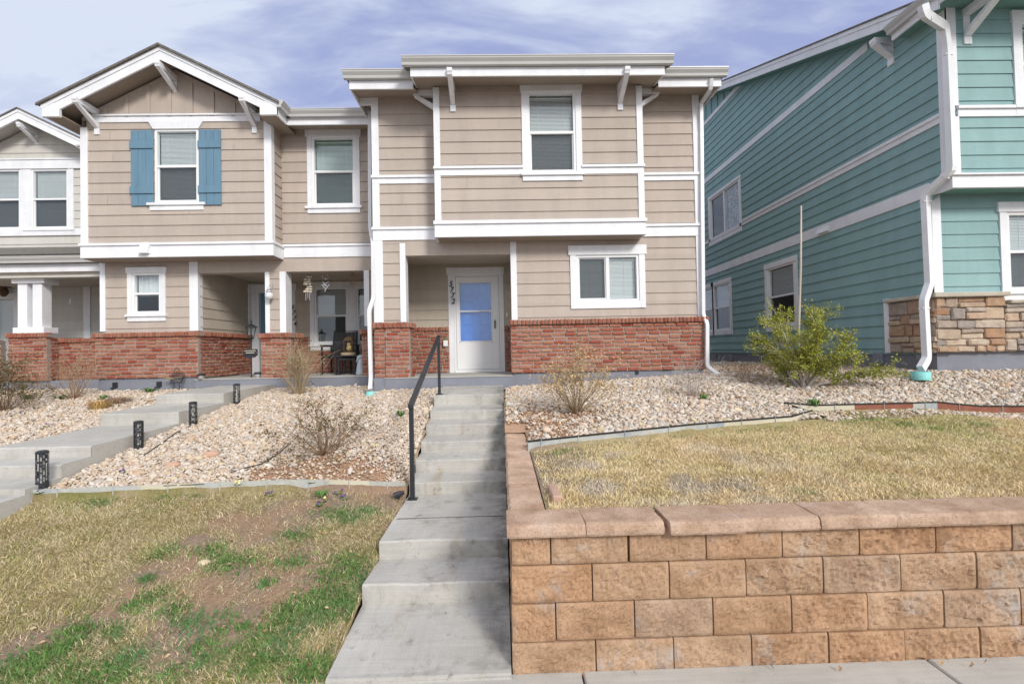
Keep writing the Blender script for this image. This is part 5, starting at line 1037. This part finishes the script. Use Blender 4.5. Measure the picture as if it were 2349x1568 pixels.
# ================================================================== porch things
P0=1.40
def chair(loc,label):
    t=thing('wicker_chair',label,'chair',loc); x,y,z=loc; 
    def wv(mb,a,b_,c,d,n):   # woven panel of slats between corners
        a,b_,c,d=map(Vector,(a,b_,c,d))
        for k in range(n):
            f0,f1=(k+.1)/n,(k+.9)/n; p=[a.lerp(b_,f0),a.lerp(b_,f1),d.lerp(c,f1),d.lerp(c,f0)]; mb.add([tuple(q) for q in p]+[tuple(q+Vector((0,.012,0))) for q in p],[(0,1,2,3),(7,6,5,4),(0,4,5,1),(1,5,6,2),(2,6,7,3),(3,7,4,0)])
    m=MB(); wv(m,(x-.27,y+.24,z+.40),(x+.27,y+.24,z+.40),(x+.25,y+.36,z+.92),(x-.25,y+.36,z+.92),16); m.tube([(x-.27,y+.24,z+.38),(x-.26,y+.37,z+.94),(x+.26,y+.37,z+.94),(x+.27,y+.24,z+.38)],.016,6); part('backrest',m,BLACKR,t)
    m=MB(); m.cbox(x-.28,x+.28,y-.28,y+.26,z+.34,z+.41,.012); part('seat',m,BLACKR,t)
    for sx in (-1,1):
        m=MB(); m.cbox(x+sx*.31-.03,x+sx*.31+.03,y-.30,y+.30,z+.60,z+.63,.008); m.tube([(x+sx*.31,y-.27,z+.6),(x+sx*.31,y-.28,z+.38)],.016,6); part('armrest',m,BLACKR,t)
        for yy_ in (-.27,.27): m=MB(); m.tube([(x+sx*.30,y+yy_,z),(x+sx*.30,y+yy_,z+.6)],.018,6); part('leg',m,BLACKR,t)
    return t
p=W(765,858,Y=9.75); chair((p.x-.05,10.35,P0),'black woven wicker chair on the porch behind the straw shrub')
def table(x,y,w,ht,label):
    t=thing('side_table',label,'table',(x,y,P0),'nested black side tables on the porch'); m=MB(); m.cbox(x-w/2,x+w/2,y-.2,y+.2,P0+ht-.03,P0+ht,.006); part('tabletop',m,BLACK,t)
    for sx in (-1,1):
        for sy in (-1,1): m=MB(); m.box(x+sx*(w/2-.012)-.012,x+sx*(w/2-.012)+.012,y+sy*.18-.012,y+sy*.18+.012,P0,P0+ht-.03); part('leg',m,BLACK,t)
    m=MB(); 
    for sx in (-1,1): m.box(x+sx*(w/2-.012)-.008,x+sx*(w/2-.012)+.008,y-.168,y+.168,P0+.005,P0+.022)
    part('stretcher',m,BLACK,t)
tx=W(800,830,Y=9.75).x; table(tx,9.85,.50,.40,'larger black side table carrying the lantern on the porch'); table(tx-.02,9.85,.34,.33,'smaller black table nested under the lantern table')
t=thing('table_lantern','bronze glass lantern on a wooden slab on the porch side table','lantern',(tx,9.8,P0+.40)); z=P0+.402; part('slab',MB().lathe((tx-.02,9.8,z),[(.15,0),(.155,.04),(.14,.05)],14),mat('cut_wood_slab',[(.42,.30,.19),(.5,.38,.26)],scale=15),t); z+=.052
m=MB(); m.box(tx-.09,tx+.09,9.71,9.89,z,z+.02); m.box(tx-.09,tx+.09,9.71,9.89,z+.24,z+.26)
for sx in (-1,1):
    for sy in (-1,1): m.box(tx+sx*.082-.007,tx+sx*.082+.007,9.8+sy*.082-.007,9.8+sy*.082+.007,z+.02,z+.24)
m.ext([(tx-.09,9.71,z+.26),(tx+.09,9.71,z+.26),(tx+.05,9.76,z+.32),(tx-.05,9.76,z+.32)],(0,.1,0)); m.tube([(tx-.03,9.8,z+.32),(tx-.03,9.8,z+.36),(tx+.03,9.8,z+.36),(tx+.03,9.8,z+.32)],.005,5); BRZ=MATS['bronze']; part('frame',m,BRZ,t)
m=MB(); m.ell((tx,9.8,z+.09),(.06,.06,.07),10,7,.12); m.ell((tx-.01,9.8,z+.17),(.04,.045,.05),9,6,.15); part('figurine',m,mat('gilded_ornament',[(.36,.27,.10),(.5,.40,.2)],scale=20,rough=.4),t)
p=W(832,852,Y=9.45); m=MB(); m.lathe((p.x-.02,9.45,P0),[(.12,0),(.11,.05),(.085,.22),(.06,.36),(.05,.40)],14); t=thing('garden_statue','pale blue robed garden statue beside the porch downspout','statue',(p.x-.02,9.45,P0)); STB=mat('pale_blue_plaster',[(.42,.5,.55),(.5,.57,.6)],scale=6,rough=.8); part('robe',m,STB,t,smooth=True); m=MB(); m.ell((p.x-.02,9.44,P0+.50),(.042,.045,.055),10,8); m.tube([(p.x-.02,9.45,P0+.40),(p.x-.02,9.45,P0+.47)],.025,8); part('head',m,mat('dark_plaster_hair',[(.09,.08,.08)],rough=.8),t,smooth=True); m=MB(); m.tube([(p.x-.10,9.42,P0+.26),(p.x-.06,9.39,P0+.36),(p.x+.02,9.39,P0+.36),(p.x+.06,9.42,P0+.26)],[.025,.03,.03,.025],8); part('arms',m,STB,t,smooth=True)
# hanging ornaments under the porch beam
def hang(px,py,Y,ztop):
    p=W(px,py,Y=Y); return p
p=W(706,655,Y=9.6); t=thing('wind_chime','cream shell wind chime hanging left under the porch ceiling','wind chime',(p.x,9.6,3.56)); m=MB(); m.tube([(p.x,9.6,3.56),(p.x,9.6,p.z+.10)],.003,4); part('cord',m,BLACK,t); m=MB()
for k in range(7):
    for j in range(5): m.ell((p.x+random.uniform(-.06,.06),9.6+random.uniform(-.04,.04),p.z+.18-k*.05),(.03,.012,.02),6,5,.2)
part('shells',m,SHELL,t); m=MB()
for k in (-.04,0,.035): m.tube([(p.x+k,9.6,p.z-.14),(p.x+k,9.6,p.z-.26-abs(k))],.007,6)
part('chime_tubes',m,SILVER,t)
p=W(747,645,Y=9.6); t=thing('wind_chime','silver ring and heart hanging ornament in the middle of the porch','wind chime',(p.x,9.6,3.56)); m=MB(); m.tube([(p.x,9.6,3.56),(p.x,9.6,p.z+.02)],.003,4); part('cord',m,SILVER,t); m=MB()
random.seed(3); ring=lambda cx,cz,r,w: [(cx+r*math.cos(a*.5236),9.6+.01*math.sin(a*2),cz+r*math.sin(a*.5236)) for a in range(13)]
m.tube(ring(p.x,p.z+.09,.055,0),.008,6); part('ring',m,SILVER,t); m=MB(); m.tube([(p.x,9.6,p.z-.16),(p.x-.08,9.6,p.z-.06),(p.x-.06,9.6,p.z-.01),(p.x,9.6,p.z-.05),(p.x+.06,9.6,p.z-.01),(p.x+.08,9.6,p.z-.06),(p.x,9.6,p.z-.16),(p.x-.02,9.6,p.z-.21)],.012,6); m.tube([(p.x-.04,9.6,p.z-.06),(p.x+.03,9.6,p.z-.1)],.02,6); part('heart',m,SILVER,t)
p=W(810,642,Y=9.6); t=thing('wind_spinner','copper diamond wind spinner hanging right under the porch ceiling','wind spinner',(p.x,9.6,3.56)); m=MB(); m.tube([(p.x,9.6,3.56),(p.x,9.6,p.z+.17)],.003,4); part('cord',m,BLACK,t); m=MB()
for s_ in (1,.7,.42): m.tube([(p.x,9.6,p.z+.16*s_),(p.x+.085*s_,9.6+.02*s_,p.z),(p.x,9.6,p.z-.16*s_),(p.x-.085*s_,9.6-.02*s_,p.z),(p.x,9.6,p.z+.16*s_)],.008,4)
part('diamond_rings',m,mat('copper',[(.20,.10,.06)],rough=.4,metal=.5),t)
p=W(617,672,Y=9.12); t=thing('hanging_globe','silver crackle glass globe hanging on the white porch post','ornament',(p.x,9.12,p.z)); m=MB(); m.ell((p.x,9.12,p.z-.05),(.075,.07,.075),14,10); part('globe',m,mat('crackle_glass',[(.62,.64,.66),(.75,.77,.8)],scale=25,rough=.25,spec=.8),t,smooth=True); m=MB(); m.lathe((p.x,9.12,p.z+.02),[(.05,0),(.045,.03),(.02,.05)],12); m.tube([(p.x,9.12,p.z+.07),(p.x+.05,9.15,p.z+.13),(p.x+.04,9.2,p.z+.19)],.008,6); m.tube([(p.x-.06,9.12,p.z+.02),(p.x+.02,9.12,p.z+.17),(p.x+.07,9.12,p.z+.05)],.006,5); part('hook',m,SILVER,t)
# lantern on post with sign
p=W(573,775,Y=9.35); X_=p.x; zb=hz(X_,9.2)+.0; zb=1.40; t=thing('post_lantern','black lantern on a pole with a hanging plaque beside the blue porch door','lantern',(X_,9.4,zb)); m=MB(); m.tube([(X_,9.4,zb),(X_,9.4,zb+.86)],.012,8); part('pole',m,BLACK,t)
m=MB(); L0=zb+.78
for k in range(6):
    a=k*math.pi/3; m.tube([(X_+.05*math.cos(a),9.4+.05*math.sin(a),L0),(X_+.095*math.cos(a),9.4+.095*math.sin(a),L0+.2)],.006,5)
m.lathe((X_,9.4,L0+.2),[(.125,0),(.12,.012),(.05,.055),(.02,.075),(.012,.12),(.02,.13),(.004,.15)],12); m.lathe((X_,9.4,L0-.02),[(.02,0),(.055,.02),(.055,.03)],12); part('lantern_cage',m,BLACK,t)
m=MB(); m.lathe((X_,9.4,L0+.01),[(.045,0),(.085,.18)],12,cap=False); part('lantern_glass',m,GLASS,t)
zs_=W(573,808,Y=9.35).z; m=MB(FRONT(9.37)); m.cbox(X_-.14,X_+.14,-.008,.008,zs_-.055,zs_+.065,.006); m.ext([(X_-.14,.0,zs_-.055),(X_+.14,0,zs_-.055),(X_+.09,0,zs_-.1),(X_-.09,0,zs_-.1)],(0,.008,0)); pl=part('plaque',m,BLACK,t)
m=MB(FRONT(9.36)); 
for r_,(w0,w1) in enumerate(((-.11,.11),(-.08,.09))):
    u=w0
    while u<w1-.012: l=random.uniform(.008,.014); m.box(X_+u,X_+u+l,-.002,.003,zs_+.025-r_*.04,zs_+.025-r_*.04+random.uniform(.010,.018)); u+=l+.005
part('plaque_lettering',m,SHELL,pl)
# wire basket, solar jars
q=W(405,868,Y=9.05); x,y,z=q; t=thing('wire_basket','black wire basket with dried stems leaning on the grey foundation','basket',(x,y,z-.22)); m=MB()
for k in range(13):
    a=math.pi*k/12; m.tube([(x+.13*math.cos(a),y+.05,z+.10*math.sin(a)+.05),(x+.10*math.cos(a),y-.02,z-.08)],.004,4)
for zz_,r_ in ((-.08,.12),(-.01,.14),(.05,.15)): m.tube([(x-r_,y,z+zz_),(x,y-.05,z+zz_),(x+r_,y,z+zz_),(x,y+.06,z+zz_),(x-r_,y,z+zz_)],.005,4)
m.tube([(x-.05,y,z+.14),(x,y,z+.21),(x+.06,y,z+.15)],.006,5); m.tube([(x-.05,y,z-.08),(x-.05,y,z-.24)],.006,5); m.tube([(x+.05,y,z-.08),(x+.05,y,z-.24)],.006,5); part('wire_frame',m,BLACK,t); m=MB()
for k in range(18): m.tube([(x-.1+random.uniform(-.02,.02),y,z+random.uniform(-.03,.03)),(x+random.uniform(-.3,.12),y+random.uniform(-.03,.03),z+random.uniform(-.06,.06))],.004,4)
part('dried_stems',m,TW_STRAW,t)
for px,py,Y,lab in ((462,864,9.16,'small round solar lamp on the ledge right of the wire basket'),(592,862,9.2,'small round solar lamp at the foot of the blue porch door')):
    p=W(px,py,Y=Y); z=max(p.z-.05,1.40 if px>500 else p.z-.07); t=thing('solar_lamp',lab,'solar lamp',(p.x,Y,z),'round solar lamps by the left porch'); m=MB(); m.lathe((p.x,Y,z),[(.05,0),(.06,.03),(.06,.07),(.05,.08)],14); part('lamp_body',m,SILVER,t); m=MB(); m.lathe((p.x,Y,z+.078),[(.075,0),(.075,.02),(.05,.032)],14); part('lid',m,BLACK,t)
p=W(1022,785,Y=9.44); t=thing('wall_planter','small white wall pot with a green sprig on the red brick by the door','planter',(p.x,9.44,p.z)); m=MB(); m.cbox(p.x-.045,p.x+.045,9.41,9.47,p.z-.08,p.z+.04,.01); m.box(p.x-.012,p.x+.012,9.46,9.49,p.z-.11,p.z+.09); part('pot',m,VINYL,t); m=MB()
for k in range(16):
    a=random.uniform(0,6.28); m.add([(p.x-.006,9.44,p.z+.03),(p.x+.006,9.44,p.z+.03),(p.x+.07*math.cos(a),9.44+.04*math.sin(a),p.z+random.uniform(.07,.15))],[(0,1,2)])
part('sprig',m,LF_WEED,t)
m=MB(); random.seed(21)
for k in range(230):
    z_=random.random()
    if z_<.45: x,y=random.uniform(LX1,SX0),random.uniform(2.7,4.8)
    elif z_<.6: x,y=random.uniform(LX1,SX0),random.uniform(5,8)
    elif z_<.85: x,y=random.uniform(.3,7),random.uniform(5.2,7.2)
    else: x,y=random.uniform(.4,6),random.uniform(3,5)
    c=Vector((x,y,hz(x,y)+.035)); a=random.uniform(0,6.28); l=random.uniform(.010,.024); u=Vector((math.cos(a),math.sin(a),random.uniform(-.3,.4)))*l; v=Vector((-math.sin(a),math.cos(a),random.uniform(-.3,.4)))*l*.5
    m.add([tuple(c-u),tuple(c+v),tuple(c+u),tuple(c-v+Vector((0,0,l*.4)))],[(0,1,2),(0,2,3)])
for k in range(7):
    x=random.uniform(.4,3.2); y=random.uniform(2.60,2.66); c=Vector((x,y,.008)); l=random.uniform(.008,.016); a=random.uniform(0,6.28); m.add([tuple(c+Vector((math.cos(a+q)*l,math.sin(a+q)*l*.6,.006*q))) for q in (0,1.5,3.1,4.6)],[(0,1,2),(0,2,3)])
o=part('leaf_litter',m,mat('dry_leaf',[(.30,.17,.08),(.42,.28,.15),(.5,.38,.22),(.22,.12,.07)],island=True,rough=.9),loc=Vector((0,4,.5))); tag(o,'dry brown leaves strewn thinly over the lawns and pebble beds','leaves',None,'stuff')
# ================================================================== light and sky
SUN_EL,SUN_AZ=R(31),R(30)      # behind the camera, a little to the right
sd_=Vector((math.sin(SUN_AZ)*math.cos(SUN_EL),-math.cos(SUN_AZ)*math.cos(SUN_EL),math.sin(SUN_EL)))
sl=bpy.data.lights.new('sun','SUN'); sl.energy=2.25; sl.angle=R(13); sl.color=(1,.955,.89); so=bpy.data.objects.new('sun',sl); col.objects.link(so); so.rotation_euler=(-sd_).to_track_quat('-Z','Y').to_euler()
w=bpy.data.worlds.new('World'); scene.world=w; w.use_nodes=True; nt=w.node_tree; N=nt.nodes.new; L=nt.links.new; bg=nt.nodes['Background']
sk=N('ShaderNodeTexSky'); sk.sky_type='NISHITA'; sk.sun_disc=False; sk.sun_elevation=SUN_EL; sk.sun_rotation=math.pi-SUN_AZ; sk.air_density=1.0; sk.dust_density=1.2
tc=N('ShaderNodeTexCoord'); sx=N('ShaderNodeSeparateXYZ'); L(tc.outputs['Generated'],sx.inputs[0])
zc=N('ShaderNodeMath'); zc.operation='ADD'; zc.inputs[1].default_value=.22; L(sx.outputs[2],zc.inputs[0]); zm=N('ShaderNodeMath'); zm.operation='MAXIMUM'; zm.inputs[1].default_value=.05; L(zc.outputs[0],zm.inputs[0])
dx=N('ShaderNodeMath'); dx.operation='DIVIDE'; L(sx.outputs[0],dx.inputs[0]); L(zm.outputs[0],dx.inputs[1]); dy=N('ShaderNodeMath'); dy.operation='DIVIDE'; L(sx.outputs[1],dy.inputs[0]); L(zm.outputs[0],dy.inputs[1])
cb=N('ShaderNodeCombineXYZ'); L(dx.outputs[0],cb.inputs[0]); L(dy.outputs[0],cb.inputs[1])
def cloud(scale,rot,st,loc,p0,p1,det=7,dis=.6):
    mp=N('ShaderNodeMapping'); mp.inputs['Rotation'].default_value=(0,0,rot); mp.inputs['Scale'].default_value=st; mp.inputs['Location'].default_value=loc; L(cb.outputs[0],mp.inputs[0])
    n=N('ShaderNodeTexNoise'); n.inputs['Scale'].default_value=scale; n.inputs['Detail'].default_value=det; n.inputs['Roughness'].default_value=.55; n.inputs['Distortion'].default_value=dis; L(mp.outputs[0],n.inputs['Vector'])
    r=N('ShaderNodeMapRange'); r.interpolation_type='SMOOTHSTEP'; r.inputs[1].default_value=p0; r.inputs[2].default_value=p1; L(n.outputs['Fac'],r.inputs[0]); return r.outputs[0]
c1=cloud(1.6,R(-35),(1,2.6,1),(1.3,.4,0),.41,.70); c2=cloud(4.5,R(-40),(1,3.2,1),(4,2,0),.40,.75,6,.3)
ad_=N('ShaderNodeMath'); ad_.operation='MULTIPLY_ADD'; L(c2,ad_.inputs[0]); ad_.inputs[1].default_value=.35; L(c1,ad_.inputs[2])
gl=N('ShaderNodeMapRange'); gl.inputs[1].default_value=-.45; gl.inputs[2].default_value=-.95; gl.inputs[3].default_value=0; gl.inputs[4].default_value=.68; L(dx.outputs[0],gl.inputs[0])
a2=N('ShaderNodeMath'); a2.operation='ADD'; a2.use_clamp=True; L(ad_.outputs[0],a2.inputs[0]); L(gl.outputs[0],a2.inputs[1])
tint=N('ShaderNodeMix'); tint.data_type='RGBA'; tint.blend_type='MIX'; tint.inputs[0].default_value=.85; L(sk.outputs[0],tint.inputs[6]); tint.inputs[7].default_value=(3.3,3.8,6.3,1)
mx=N('ShaderNodeMix'); mx.data_type='RGBA'; mx.inputs[7].default_value=(5.9,6.5,7.8,1); L(a2.outputs[0],mx.inputs[0]); L(tint.outputs[2],mx.inputs[6]); 
vd=N('ShaderNodeVectorMath'); vd.operation='DOT_PRODUCT'; L(tc.outputs['Generated'],vd.inputs[0]); vd.inputs[1].default_value=tuple(sd_)
au=N('ShaderNodeMapRange'); au.interpolation_type='SMOOTHSTEP'; au.inputs[1].default_value=.05; au.inputs[2].default_value=1; L(vd.outputs['Value'],au.inputs[0])   # sky glow added around the sun, behind the camera, to light the fronts
ax=N('ShaderNodeMix'); ax.data_type='RGBA'; L(au.outputs[0],ax.inputs[0]); L(mx.outputs[2],ax.inputs[6]); ax.inputs[7].default_value=(10.4,10.7,11.2,1); L(ax.outputs[2],bg.inputs[0]); bg.inputs[1].default_value=.1
scene.view_settings.view_transform='Standard'; scene.view_settings.look='None'; scene.view_settings.exposure=.25; scene.view_settings.gamma=1
scene.render.engine='CYCLES'; scene.cycles.max_bounces=8; scene.cycles.transparent_max_bounces=16
